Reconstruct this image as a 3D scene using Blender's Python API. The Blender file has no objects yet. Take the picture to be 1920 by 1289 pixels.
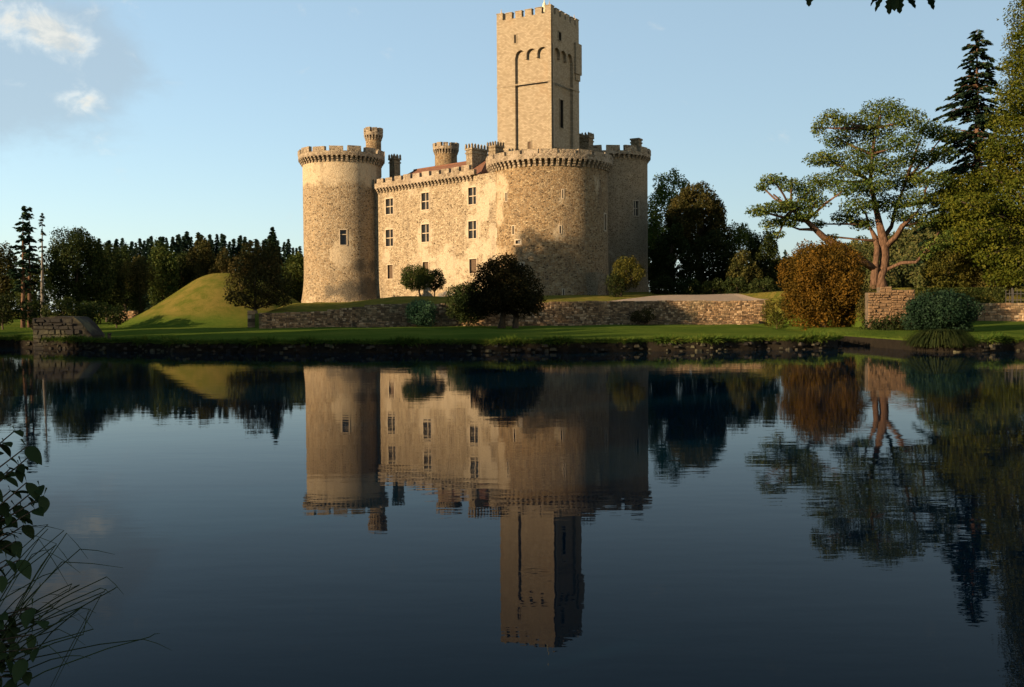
import bpy, math, random
import numpy as np
from mathutils import Vector, Matrix

SC = bpy.context.scene
COL = SC.collection
R = math.radians
PI = math.pi

# ------------------------------------------------------------------ camera
F, EYE = 1866.7, 2.6
PITCH, ROLL = math.atan(59.5 / F), R(0.4)
CM = Matrix.Rotation(PI / 2 - PITCH, 3, 'X') @ Matrix.Rotation(-ROLL, 3, 'Z')
cam = bpy.data.cameras.new('camera')
cam.sensor_width, cam.lens = 36.0, F / 1920 * 36.0
cam.clip_start, cam.clip_end = 0.05, 6000
camo = bpy.data.objects.new('camera', cam)
camo.location = (0, 0, EYE)
camo.rotation_euler = CM.to_euler()
COL.objects.link(camo)
SC.camera = camo

# ------------------------------------------------------------------ light
SUN_AZ, SUN_EL = R(236), R(12)          # clockwise from +Y: low, behind the camera's left shoulder
SKY_STRENGTH, EXPO = 0.0725, 1.5
w = bpy.data.worlds.new('World')
SC.world = w
w.use_nodes = True
sun = bpy.data.lights.new('sun', 'SUN')
sun.energy, sun.angle, sun.color = 5.0, R(0.5), (1.0, 0.74, 0.46)
suno = bpy.data.objects.new('sun', sun)
sd = Vector((math.sin(SUN_AZ) * math.cos(SUN_EL), math.cos(SUN_AZ) * math.cos(SUN_EL), math.sin(SUN_EL)))
suno.rotation_euler = sd.to_track_quat('Z', 'Y').to_euler()
suno.location = sd * 300
COL.objects.link(suno)
SC.view_settings.view_transform = 'Standard'
SC.view_settings.look = 'None'
SC.view_settings.gamma = 1
SC.view_settings.exposure = EXPO
SC.cycles.use_denoising = True
SC.cycles.max_bounces = 6
SC.cycles.sample_clamp_indirect = 4


def ray(px, py):
    return CM @ Vector(((px - 960) / F, -(py - 644.5) / F, -1))


def at(px, py, Y):
    d = ray(px, py)
    t = Y / d.y
    return Vector((d.x * t, Y, EYE + d.z * t))


def on_z(px, py, z):
    d = ray(px, py)
    t = (z - EYE) / d.z
    return Vector((d.x * t, d.y * t, z))


def on_cyl(px, py, c, r):
    d = ray(px, py)
    a = d.x * d.x + d.y * d.y
    b = -2 * (d.x * c[0] + d.y * c[1])
    cc = c[0] ** 2 + c[1] ** 2 - r * r
    disc = max(b * b - 4 * a * cc, 0)
    t = (-b - math.sqrt(disc)) / (2 * a)
    x, y = d.x * t - c[0], d.y * t - c[1]
    return math.atan2(y, x) % (2 * PI), EYE + d.z * t


def on_plane(px, py, o, u):
    """pixel ray on a vertical plane through o along unit u -> (distance along u, z)"""
    d = ray(px, py)
    n = (-u[1], u[0])
    t = (o[0] * n[0] + o[1] * n[1]) / (d.x * n[0] + d.y * n[1])
    x, y = d.x * t, d.y * t
    return (x - o[0]) * u[0] + (y - o[1]) * u[1], EYE + d.z * t


# ------------------------------------------------------------------ nodes
class NT:
    def __init__(s, tree):
        s.t = tree
        tree.nodes.clear()

    def n(s, typ, ins=None, **props):
        nd = s.t.nodes.new(typ)
        for k, v in props.items():
            setattr(nd, k, v)
        for k, v in (ins or {}).items():
            sk = nd.inputs[k]
            if isinstance(v, bpy.types.NodeSocket):
                s.t.links.new(v, sk)
            else:
                if isinstance(v, tuple) and len(v) == 3 and sk.type == 'RGBA':
                    v = (*v, 1)
                sk.default_value = v
        return nd

    def m(s, op, a, b=0.0, c=0.0, clamp=False):
        return s.n('ShaderNodeMath', {0: a, 1: b, 2: c}, operation=op, use_clamp=clamp).outputs[0]

    def vm(s, op, a, b=(0, 0, 0), out=0):
        return s.n('ShaderNodeVectorMath', {0: a, 1: b}, operation=op).outputs[out]

    def mix(s, f, a, b, mode='MIX'):
        return s.n('ShaderNodeMix', {0: f, 6: a, 7: b}, data_type='RGBA', blend_type=mode).outputs[2]

    def ramp(s, f, stops, interp='LINEAR'):
        nd = s.n('ShaderNodeValToRGB', {0: f})
        nd.color_ramp.interpolation = interp
        e = nd.color_ramp.elements
        while len(e) < len(stops):
            e.new(0.5)
        for i, (p, c) in enumerate(stops):
            e[i].position = p
            e[i].color = (*c, 1) if isinstance(c, tuple) else (c, c, c, 1)
        return nd.outputs[0]

    def sm(s, x, a, b):
        return s.n('ShaderNodeMapRange', {0: x, 1: a, 2: b, 3: 0.0, 4: 1.0}, interpolation_type='SMOOTHSTEP').outputs[0]

    def noise(s, vec, scale, detail=4, rough=0.55, dist=0.0, out='Fac'):
        return s.n('ShaderNodeTexNoise', {'Vector': vec, 'Scale': scale, 'Detail': detail, 'Roughness': rough, 'Distortion': dist}).outputs[out]

    def scale(s, vec, xyz):
        return s.vm('MULTIPLY', vec, xyz)

    def pos(s):
        return s.n('ShaderNodeNewGeometry').outputs['Position']

    def out(s, base, rough=0.9, bump=None, bstr=0.5, bdist=0.05, spec=0.2, **ins):
        d = {'Base Color': base, 'Roughness': rough, 'Specular IOR Level': spec}
        d.update(ins)
        if bump is not None:
            d['Normal'] = s.n('ShaderNodeBump', {'Strength': bstr, 'Distance': bdist, 'Height': bump}).outputs[0]
        p = s.n('ShaderNodeBsdfPrincipled', d)
        s.n('ShaderNodeOutputMaterial', {0: p.outputs[0]})
        return p


def new_mat(name):
    m = bpy.data.materials.new(name)
    m.use_nodes = True
    return m, NT(m.node_tree)


# ---- sky with a few clouds (world directions, all round the horizon)
def build_sky():
    t = NT(w.node_tree)
    sky = t.n('ShaderNodeTexSky', sky_type='NISHITA', sun_disc=False, sun_elevation=SUN_EL, sun_rotation=2 * PI - SUN_AZ,
              altitude=300, air_density=1.0, dust_density=1.0, ozone_density=1.5)
    g = t.n('ShaderNodeTexCoord').outputs['Generated']
    nrm = t.vm('NORMALIZE', g)
    big = t.noise(t.scale(nrm, (1, 1, 1.5)), 9.0, 8, 0.62, 0.5)
    fine = t.noise(t.scale(nrm, (1, 1, 1.4)), 34.0, 6, 0.6, 0.4)

    def puffs(spec, wgt, fw):
        d_ = t.m('ADD', t.m('MULTIPLY', t.m('SUBTRACT', big, 0.5), wgt), t.m('MULTIPLY', t.m('SUBTRACT', fine, 0.5), fw))
        for px, py, rad, amp in spec:
            d = ray(px, py).normalized()
            dist = t.vm('DISTANCE', t.scale(nrm, (1, 1, 1.5)), (d.x, d.y, d.z * 1.5), out=1)
            d_ = t.m('ADD', d_, t.m('MULTIPLY', t.m('POWER', 2.718, t.m('MULTIPLY', t.m('POWER', t.m('DIVIDE', dist, rad), 2.0), -1.0)), amp))
        return d_
    k = 1.0 / (SKY_STRENGTH * 2 ** EXPO)
    grey = t.sm(puffs(((40, 125, 0.085, 0.42), (170, 140, 0.05, 0.36), (-40, 60, 0.09, 0.4), (-130, 110, 0.1, 0.4)), 0.8, 0.3), 0.12, 0.50)
    lit = t.sm(puffs(((82, 42, 0.026, 0.52), (112, 76, 0.024, 0.50), (140, 100, 0.022, 0.45), (25, 40, 0.035, 0.40), (165, 92, 0.014, 0.3), (150, 190, 0.022, 0.50), (185, 186, 0.017, 0.46), (128, 196, 0.014, .4),
                      (-40, 20, 0.05, 0.4), (572, 128, 0.012, 0.34), (550, 133, 0.011, 0.28), (528, 138, 0.010, 0.2), (248, 100, 0.009, 0.28), (262, 3, 0.018, 0.3), (318, 240, .006, .2)), 1.5, 1.7), 0.24, 1.15)
    cov = t.m('MAXIMUM', t.m('MULTIPLY', grey, 0.62), lit)
    ccol = t.mix(t.m('DIVIDE', lit, t.m('ADD', cov, 0.02), clamp=True), (0.42 * k, 0.51 * k, 0.585 * k), t.mix(t.sm(fine, 0.35, 0.62), (0.62 * k, 0.66 * k, 0.66 * k), (0.90 * k, 0.88 * k, 0.80 * k)))
    veil = t.mix(0.5, sky.outputs[0], (0.50 * k, 0.685 * k, 0.81 * k))          # thin even high haze over the whole sky
    c = t.mix(t.m('MULTIPLY', cov, 0.85), veil, ccol)
    b = t.n('ShaderNodeBackground', {'Color': c, 'Strength': SKY_STRENGTH})
    t.n('ShaderNodeOutputWorld', {0: b.outputs[0]})


build_sky()

# ------------------------------------------------------------------ mesh helpers
def tag(o, label=None, cat=None, group=None, kind=None):
    if label: o['label'] = label
    if cat: o['category'] = cat
    if group: o['group'] = group
    if kind: o['kind'] = kind
    return o


def empty(name, loc, label, cat, group=None):
    o = bpy.data.objects.new(name, None)
    o.location = loc
    o.empty_display_size = 0.3
    COL.objects.link(o)
    return tag(o, label, cat, group)


def link(name, me, parent=None, loc=None, rot=None, scl=None):
    o = bpy.data.objects.new(name, me)
    COL.objects.link(o)
    if parent: o.parent = parent
    if loc is not None: o.location = loc
    if rot is not None: o.rotation_euler = rot
    if scl is not None: o.scale = scl
    return o


def mesh(name, V, Fc, mat, smooth=False):
    me = bpy.data.meshes.new(name)
    me.from_pydata([tuple(v) for v in V], [], Fc)
    me.materials.append(mat)
    if smooth:
        me.polygons.foreach_set('use_smooth', [True] * len(me.polygons))
    me.update()
    return me


def mesh_quads(name, V, mat, smooth=False):
    """V: (n*4,3) array, consecutive quads"""
    V = np.asarray(V, np.float32)
    n = len(V) // 4
    me = bpy.data.meshes.new(name)
    me.vertices.add(n * 4)
    me.loops.add(n * 4)
    me.polygons.add(n)
    me.vertices.foreach_set('co', V.ravel())
    me.loops.foreach_set('vertex_index', np.arange(n * 4, dtype=np.int32))
    me.polygons.foreach_set('loop_start', np.arange(0, n * 4, 4, dtype=np.int32))
    me.polygons.foreach_set('loop_total', np.full(n, 4, np.int32))
    me.materials.append(mat)
    me.update(calc_edges=True)
    return me


class MB:
    def __init__(s):
        s.v, s.f = [], []

    def add(s, V, Fc):
        b = len(s.v)
        s.v += [tuple(p) for p in V]
        s.f += [tuple(i + b for i in q) for q in Fc]

    def box(s, c, hx, hy, hz, ux=(1, 0), taper=1.0):
        uy = (-ux[1], ux[0])
        V = []
        for k, z in ((1, -hz), (taper, hz)):
            for sx, sy in ((-1, -1), (1, -1), (1, 1), (-1, 1)):
                V.append((c[0] + ux[0] * sx * hx * k + uy[0] * sy * hy * k, c[1] + ux[1] * sx * hx * k + uy[1] * sy * hy * k, c[2] + z))
        s.add(V, [(3, 2, 1, 0), (4, 5, 6, 7), (0, 1, 5, 4), (1, 2, 6, 5), (2, 3, 7, 6), (3, 0, 4, 7)])

    def tube(s, pts, rad, n=7, cap=True):
        pts = [Vector(p) for p in pts]
        rings = []
        ref = Vector((0.31, 0.87, 0.2)).normalized()
        for i, p in enumerate(pts):
            d = (pts[min(i + 1, len(pts) - 1)] - pts[max(i - 1, 0)]).normalized()
            a = d.cross(ref)
            if a.length < 0.05: a = d.cross(Vector((1, 0, 0)))
            a.normalize()
            b = d.cross(a)
            rings.append([p + (a * math.cos(2 * PI * k / n) + b * math.sin(2 * PI * k / n)) * rad[i] for k in range(n)])
        V = [q for r_ in rings for q in r_]
        Fc = []
        for i in range(len(pts) - 1):
            for k in range(n):
                Fc.append((i * n + k, i * n + (k + 1) % n, (i + 1) * n + (k + 1) % n, (i + 1) * n + k))
        if cap:
            Fc.append(tuple(reversed(range(n))))
            Fc.append(tuple((len(pts) - 1) * n + k for k in range(n)))
        s.add(V, Fc)

    def lathe(s, c, prof, n=64):
        """closed loop or open profile of (r,z)"""
        V = []
        for r_, z in prof:
            for k in range(n):
                a = 2 * PI * k / n
                V.append((c[0] + r_ * math.cos(a), c[1] + r_ * math.sin(a), z))
        Fc = []
        for i in range(len(prof) - 1):
            for k in range(n):
                Fc.append((i * n + k, i * n + (k + 1) % n, (i + 1) * n + (k + 1) % n, (i + 1) * n + k))
        s.add(V, Fc)

    def disc(s, c, r_, z, n=48):
        s.add([(c[0] + r_ * math.cos(2 * PI * k / n), c[1] + r_ * math.sin(2 * PI * k / n), z) for k in range(n)], [tuple(range(n))])

    def prism(s, poly, o, ax, ay, az, depth):
        """polygon in (a,b) plane axes ax,ay extruded along az by depth"""
        o, ax, ay, az = Vector(o), Vector(ax), Vector(ay), Vector(az)
        n = len(poly)
        V = [o + ax * a + ay * b for a, b in poly] + [o + ax * a + ay * b + az * depth for a, b in poly]
        Fc = [tuple(range(n)), tuple(reversed(range(n, 2 * n)))] + [(i, n + i, n + (i + 1) % n, (i + 1) % n) for i in range(n)]
        s.add(V, Fc)

    def build(s, name, mat, parent=None, origin=(0, 0, 0), smooth=False, data=False):
        o = Vector(origin)
        me = mesh(name, [Vector(p) - o for p in s.v], s.f, mat, smooth)
        if data: return me
        return link(name, me, parent)


def smooth_angle(o, ang=40):
    me = o.data
    me.polygons.foreach_set('use_smooth', [True] * len(me.polygons))
    try:
        me.set_sharp_from_angle(angle=R(ang))
    except Exception:
        pass
    return o


# ------------------------------------------------------------------ materials
def rubble(name, plaster=0.0, blobs=(), stops=None, pcol=(0.50, 0.40, 0.26), scale=3.7, mortar=(0.40, 0.32, 0.21), stain=0.5, gain=0.70, dark=()):
    m, t = new_mat(name)
    p = t.pos()
    wob = t.noise(p, 2.2, 3, out='Color')
    q = t.vm('ADD', t.scale(p, (1, 1, 1.5)), t.scale(t.vm('SUBTRACT', wob, (0.5, 0.5, 0.5)), (0.25, 0.25, 0.25)))
    v1 = t.n('ShaderNodeTexVoronoi', {'Vector': q, 'Scale': scale})
    v2 = t.n('ShaderNodeTexVoronoi', {'Vector': q, 'Scale': scale}, feature='DISTANCE_TO_EDGE')
    rnd = t.n('ShaderNodeSeparateColor', {0: v1.outputs['Color']}).outputs[0]
    scol = t.ramp(rnd, stops or [(0.0, (0.06, 0.038, 0.018)), (0.13, (0.19, 0.12, 0.06)), (0.35, (0.26, 0.17, 0.085)), (0.65, (0.36, 0.25, 0.135)), (1.0, (0.45, 0.34, 0.20))])
    edge = t.sm(v2.outputs['Distance'], 0.03, 0.16)
    fine = t.noise(p, 14, 4, 0.65)
    c = t.mix(edge, mortar, scol)
    big = t.noise(p, 0.16, 5, 0.6, 0.4)
    mask = t.sm(big, 0.62 - plaster * 0.25, 0.70 - plaster * 0.25)
    nz = t.m('MULTIPLY', t.m('SUBTRACT', t.noise(p, 0.9, 5, 0.65), 0.5), 2.4)
    for (bx, by, bz, rr, vz) in blobs:
        dd = t.vm('DISTANCE', t.scale(p, (1, 1, vz)), (bx, by, bz * vz), out=1)
        mask = t.m('MAXIMUM', mask, t.sm(t.m('ADD', dd, nz), rr, rr - 0.7))
    mottle = t.m('MULTIPLY', mask, t.sm(t.noise(p, 2.4, 4, 0.7), 0.30, 0.52))
    pl = t.mix(fine, tuple(x * 0.78 for x in pcol), tuple(min(1, x * 1.16) for x in pcol))
    c = t.mix(t.m('MULTIPLY', mottle, 0.85), c, pl)
    st = t.sm(t.noise(t.scale(p, (0.7, 0.7, 0.16)), 1.0, 5, 0.6), 0.5, 0.78)
    c = t.mix(t.m('MULTIPLY', st, stain), c, (0.13, 0.105, 0.08), 'MIX')
    c = t.mix(0.5, c, t.mix(t.sm(fine, 0.25, 0.7), (0.22, 0.2, 0.18), (1.1, 1.1, 1.1)), 'MULTIPLY')
    for (bx, by, bz, rr, vz) in dark:
        dd = t.vm('DISTANCE', t.scale(p, (1, 1, vz)), (bx, by, bz * vz), out=1)
        c = t.mix(t.m('MULTIPLY', t.sm(t.m('ADD', dd, nz), rr, rr - 1.3), 0.8), c, t.mix(fine, (0.05, 0.045, 0.035), (0.14, 0.12, 0.09)))
    c = t.mix(1.0, c, (gain, gain, gain), 'MULTIPLY')
    h = t.m('ADD', t.m('MULTIPLY', edge, t.m('SUBTRACT', 1.0, t.m('MULTIPLY', mask, 0.8))), t.m('MULTIPLY', fine, 0.5))
    h = t.m('ADD', h, t.m('MULTIPLY', rnd, 0.5))
    t.out(c, 0.95, h, 0.9, 0.07, 0.1)
    return m


def ashlar(name, ud, vd):
    """coursed blocks; ud/vd are the plan directions of the two pairs of faces"""
    m, t = new_mat(name)
    p = t.pos()
    u = t.m('ADD', t.vm('DOT_PRODUCT', p, (ud[0], ud[1], 0), 1), t.vm('DOT_PRODUCT', p, (vd[0], vd[1], 0), 1))
    z = t.n('ShaderNodeSeparateXYZ', {0: p}).outputs[2]
    z = t.m('ADD', z, t.m('MULTIPLY', t.noise(p, 0.8, 2), 0.12))
    uv = t.n('ShaderNodeCombineXYZ', {0: u, 1: z}).outputs[0]
    b = t.n('ShaderNodeTexBrick', {'Vector': uv, 'Color1': (0.33, 0.26, 0.165), 'Color2': (0.51, 0.42, 0.285), 'Mortar': (0.25, 0.19, 0.115), 'Scale': 1.0,
                                   'Mortar Size': 0.022, 'Mortar Smooth': 0.3, 'Bias': 0.1, 'Brick Width': 0.40, 'Row Height': 0.19})
    fine = t.noise(p, 12, 4, 0.65)
    big = t.noise(p, 0.35, 5, 0.6)
    c = t.mix(0.45, b.outputs[0], t.mix(fine, (0.35, 0.35, 0.35), (1.25, 1.2, 1.1)), 'MULTIPLY')
    c = t.mix(t.m('MULTIPLY', t.sm(big, 0.5, 0.72), 0.4), c, (0.34, 0.22, 0.11))
    c = t.mix(1.0, c, (0.61, 0.61, 0.63), 'MULTIPLY')
    h = t.m('ADD', t.m('MULTIPLY', b.outputs[1], -1.0), t.m('MULTIPLY', fine, 0.6))
    t.out(c, 0.95, h, 0.7, 0.05, 0.1)
    return m


def plain(name, col, col2=None, sc=3.0, rough=0.9, bstr=0.4, bdist=0.03, spec=0.15):
    m, t = new_mat(name)
    p = t.pos()
    f = t.noise(p, sc, 5, 0.65)
    c = t.mix(t.sm(f, 0.3, 0.7), col, col2 or tuple(x * 0.6 for x in col))
    t.out(c, rough, t.noise(p, sc * 4, 4, 0.6), bstr, bdist, spec)
    return m


def leafmat(name, c1, c2, c3=None, trans=0.25, rough=0.6):
    m, t = new_mat(name)
    g = t.n('ShaderNodeNewGeometry')
    oi = t.n('ShaderNodeObjectInfo').outputs['Random']
    c = t.ramp(g.outputs['Random Per Island'], [(0, c1), (0.6, c2), (1.0, c3 or c2)])
    p = t.noise(g.outputs['Position'], 0.45, 3)
    c = t.mix(1.0, c, t.mix(t.sm(p, 0.35, 0.65), (0.62, 0.70, 0.62), (1.12, 1.02, 0.9)), 'MULTIPLY')
    hs = t.n('ShaderNodeHueSaturation', {'Hue': t.m('ADD', 0.485, t.m('MULTIPLY', oi, 0.03)), 'Saturation': 1.0, 'Value': t.m('ADD', 0.8, t.m('MULTIPLY', oi, 0.4)), 'Fac': 1.0, 'Color': c}).outputs[0]
    d = t.n('ShaderNodeBsdfDiffuse', {'Color': hs})
    tr = t.n('ShaderNodeBsdfTranslucent', {'Color': hs})
    gl = t.n('ShaderNodeBsdfGlossy', {'Color': (0.5, 0.5, 0.5), 'Roughness': 0.6})
    mx = t.n('ShaderNodeMixShader', {0: trans, 1: d.outputs[0], 2: tr.outputs[0]})
    mx2 = t.n('ShaderNodeMixShader', {0: 0.006, 1: mx.outputs[0], 2: gl.outputs[0]})
    t.n('ShaderNodeOutputMaterial', {0: mx2.outputs[0]})
    return m


def barkmat(name, c1, c2):
    m, t = new_mat(name)
    p = t.pos()
    f = t.noise(t.scale(p, (1, 1, 0.22)), 9, 5, 0.7)
    t.out(t.mix(t.sm(f, 0.35, 0.65), c1, c2), 0.95, f, 0.9, 0.06, 0.1)
    return m


def grassmat(name):
    m, t = new_mat(name)
    p = t.pos()
    f = t.noise(p, 0.12, 5, 0.6)
    f2 = t.noise(p, 2.5, 5, 0.7)
    c = t.ramp(t.m('ADD', t.m('MULTIPLY', f, 0.7), t.m('MULTIPLY', f2, 0.35)), [(0.3, (0.034, 0.062, 0.009)), (0.55, (0.070, 0.098, 0.015)), (0.75, (0.13, 0.130, 0.024))])
    # drier, mown slopes of the mound and thin turf of the terrace
    z = t.n('ShaderNodeSeparateXYZ', {0: p}).outputs[2]
    dry = t.m('MULTIPLY', t.sm(z, 1.6, 3.2), 0.75)
    c = t.mix(dry, c, t.mix(t.sm(t.noise(p, 0.55, 6, 0.75), 0.35, 0.65), (0.085, 0.085, 0.014), (0.19, 0.128, 0.034)))
    t.out(c, 1.0, t.m('ADD', t.noise(p, 7, 4, 0.8), t.noise(p, 30, 2, 0.8)), 1.0, 0.12, 0.0)
    return m


def earthmat(name, c1, c2):
    m, t = new_mat(name)
    p = t.pos()
    f = t.noise(p, 1.6, 6, 0.7)
    t.out(t.mix(f, c1, c2), 1.0, f, 1.0, 0.2, 0.05)
    return m


def watermat():
    m, t = new_mat('pond_water')
    p = t.pos()
    a = t.noise(t.scale(p, (1.2, 3.2, 1)), 1.0, 3, 0.5)
    b = t.noise(t.scale(p, (0.25, 0.7, 1)), 1.0, 2, 0.5)
    calm = t.sm(t.noise(t.scale(p, (0.03, 0.1, 1)), 1.0, 3), 0.35, 0.7)
    h = t.m('ADD', t.m('MULTIPLY', a, t.m('ADD', 0.35, t.m('MULTIPLY', calm, 0.65))), t.m('MULTIPLY', b, 1.2))
    bn = t.n('ShaderNodeBump', {'Strength': 1.0, 'Distance': 0.0022, 'Height': h})
    t.n('ShaderNodeOutputMaterial', {0: t.n('ShaderNodeBsdfPrincipled', {
        'Base Color': (0.0006, 0.0058, 0.0105), 'Roughness': 0.012, 'IOR': 1.08, 'Specular Tint': (0.3, 0.8, 1.0, 1), 'Normal': bn.outputs[0]}).outputs[0]})
    return m


# ------------------------------------------------------------------ ground
SHORE = [(-200, 6), (-60, 6), (-49, 8), (-46, 78), (-42.7, 82), (-38, 79), (-30, 73), (-22, 67.5), (-12, 65), (0, 63.3), (8, 63.5), (14, 64), (20, 65.5),
         (22.4, 67), (23.0, 76), (24.6, 76), (25.1, 60.5), (28, 59.5), (32, 61), (40, 62.5), (80, 60), (110, 40), (130, 6), (200, 6)]
NEAR = [(-200, 4.6), (-2.9, 4.6), (-2.1, 3.6), (-1.2, 2.6), (3, 2.6), (6, 4), (200, 4)]
TERR = [(-60, 150), (-34, 150), (-27.6, 112), (-26.2, 100.5), (-24.6, 98.0), (-19.6, 101), (2, 102), (26.5, 104), (28.0, 101), (28.7, 79.5), (32.2, 79.5), (38.5, 95), (140, 95)]


def ys(x): return float(np.interp(x, *zip(*SHORE))) + 0.35 * math.sin(x * 0.9) + 0.22 * math.sin(x * 2.3 + 1)
def yn(x): return float(np.interp(x, *zip(*NEAR)))
def yt(x): return float(np.interp(x, *zip(*TERR)))


def ss(x, a, b):
    t = min(1, max(0, (x - a) / (b - a)))
    return t * t * (3 - 2 * t)


def zlow(x, y):
    d = y - ys(x)
    z = 0.74 + 0.46 * ss(d, 0, 34) + 0.3 * ss(x, 28, 45) * ss(d, 5, 34)
    z += 0.012 * max(0, y - 118) * (1 if y < 300 else 300 / y)
    r = math.hypot(x + 34.2, (y - 121) * 0.9)
    z += 6.3 * ss(14.0 - r, 0, 12.0) * (0.94 + 0.06 * math.sin(x * 0.5))
    z += 40 * math.exp(-((x - 275) / 120) ** 2 - ((y - 560) / 130) ** 2)
    z += 0.04 * math.sin(x * 0.37 + y * 0.21) + 0.03 * math.sin(x * 0.9 - y * 0.6)
    return z


def zter(x, y):
    d = y - yt(x)
    front = np.interp(x, [-27, -20, 0, 10, 26, 31, 36, 39, 140], [3.35, 3.4, 3.5, 3.6, 3.55, 4.3, 4.3, 3.05, 3.05])
    z = front + (4.55 - front) * ss(d, 2, 18) + 0.9 * ss(y, 125, 152) * ss(x, -10, 10) - 0.75 * ss(-x, 12, 22) * ss(150 - y, 0, 20)
    return float(z) + 0.03 * math.sin(x * 0.6 + y * 0.4)


def in_ter(x, y): return x > -27.5 and y > yt(x)
def gz(x, y): return max(zter(x, y), zlow(x, y)) if in_ter(x, y) else zlow(x, y)


GRASS = grassmat('grass')
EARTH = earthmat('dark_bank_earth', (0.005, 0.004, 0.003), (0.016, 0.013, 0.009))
xs = [-3000, -1200, -600, -350, -200, -140, -110, -90, -75] + list(np.arange(-64, 64.1, 0.5)) + [70, 80, 95, 110, 130, 150, 175, 200, 225, 250, 275, 300, 330, 360, 400, 480, 600, 1200, 3000]
offs_b = [-0.45, -0.06, 0.0, 0.12, 0.4, 0.9, 1.6, 2.6, 4, 5.5, 7, 9, 11, 13, 15, 17, 19, 21, 23]
far_rows = list(np.arange(106, 150, 1.6)) + list(np.arange(150, 200, 5)) + [215, 240, 280, 330, 380, 420, 450, 480, 510, 540, 570, 600, 650, 700, 800, 1000, 1500, 2500, 4500]


def ground_sheet():
    V, mi = [], []
    cols = []
    rnd = random.Random(5)
    for x in xs:
        n_, s_ = yn(x), ys(x)
        s_ = max(s_, n_ + 1.2)
        col = [(-2500, 1.0), (-300, 1.0), (-60, 1.0), (-15, 1.0), (-4, 1.0), (0, 1.0), (n_ - 0.6, 0.98), (n_ - 0.12, 0.85), (n_ + 0.05, -0.3)]
        col += [(n_ + (s_ - n_) * k, -1.4) for k in (0.15, 0.5, 0.85)]
        for o in offs_b:
            y = s_ + o + (rnd.uniform(-.14, .14) if -0.1 < o < 0.2 else 0)
            if o < -0.1: z = -1.2
            elif o < 0: z = -0.3
            elif o == 0: z = 0.42 + rnd.uniform(-.12, .12)
            elif o < 0.2: z = zlow(x, y) - 0.10 + rnd.uniform(-.06, .03)
            else: z = zlow(x, y)
            col.append((y, z))
        col += [(y, zlow(x, y)) for y in far_rows]
        cols.append([(x, y, z) for y, z in col])
    nr = len(cols[0])
    V = [p for c in cols for p in c]
    Fc, mats = [], []
    nb = 12
    for i in range(len(cols) - 1):
        for j in range(nr - 1):
            Fc.append((i * nr + j, (i + 1) * nr + j, (i + 1) * nr + j + 1, i * nr + j + 1))
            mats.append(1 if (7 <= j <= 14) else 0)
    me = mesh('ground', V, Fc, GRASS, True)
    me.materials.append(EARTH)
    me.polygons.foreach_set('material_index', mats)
    return tag(link('ground', me), kind='structure')


ground_sheet()

# water
wv = [(-150, 2.2, 0), (150, 2.2, 0), (150, 95, 0), (-150, 95, 0)]
tag(link('pond_water', mesh('pond_water', wv, [(0, 1, 2, 3)], watermat())), kind='structure')


def terrace():
    xt = list(np.arange(-27.4, 60, 0.8)) + [64, 70, 80, 95, 110, 130]
    offs = [0.16, 0.5, 1, 2, 3.5, 5, 7, 9, 11, 13, 16, 19, 22, 26, 30, 36, 44, 52, 62, 75]
    V, Fc = [], []
    for x in xt:
        y0 = yt(x)
        V.append((x, y0 + 0.15, zlow(x, y0) - 0.2))
        for o in offs:
            y = y0 + o
            z = zter(x, y)
            if y > 160: z = zter(x, 160) + (zlow(x, y) - 0.3 - zter(x, 160)) * ss(y, 160, 172)
            V.append((x, y, z))
    nr = len(offs) + 1
    for i in range(len(xt) - 1):
        for j in range(nr - 1):
            Fc.append((i * nr + j, (i + 1) * nr + j, (i + 1) * nr + j + 1, i * nr + j + 1))
    tag(link('terrace', mesh('terrace', V, Fc, GRASS, True)), kind='structure')


terrace()

# pale gravel drive that leads past the right tower, laid just above the turf
def drive():
    V, Fc = [], []
    n = 40
    gm = earthmat('gravel_drive', (0.20, 0.145, 0.10), (0.30, 0.225, 0.155))
    for i in range(n):
        x = 8 + 19 * i / (n - 1)
        y0 = yt(x) + 0.75
        wd = np.interp(x, [8, 12, 16, 27], [1.0, 6, 12, 16])
        for k in range(9):
            y = y0 + wd * k / 8
            V.append((x, y, zter(x, y) + 0.03))
    for i in range(n - 1):
        for k in range(8):
            Fc.append((i * 9 + k, (i + 1) * 9 + k, (i + 1) * 9 + k + 1, i * 9 + k + 1))
    tag(link('gravel_drive', mesh('gravel_drive', V, Fc, gm, True)), kind='structure')


drive()

# ------------------------------------------------------------------ castle
CO = Vector((0.0, 138.0, 3.4))
castle = empty('castle', CO, 'large medieval stone castle with a tall square keep and round crenellated towers', 'castle')
WO, WD = (-18.7, 141.0), (0.723, -0.6908)          # curtain wall line and direction
WN = (0.6908, 0.723)                               # its inward normal
TA, TB, TC = (-24.3, 144.0), (4.94, 128.0), (15.1, 157.0)
RA, RB, RC = 5.55, 7.47, 6.3
K0 = (5.73, 140.0)                                 # nearest corner of the keep
LD, RD, KS = (-0.866, 0.5), (0.5, 0.866), 8.8

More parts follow.
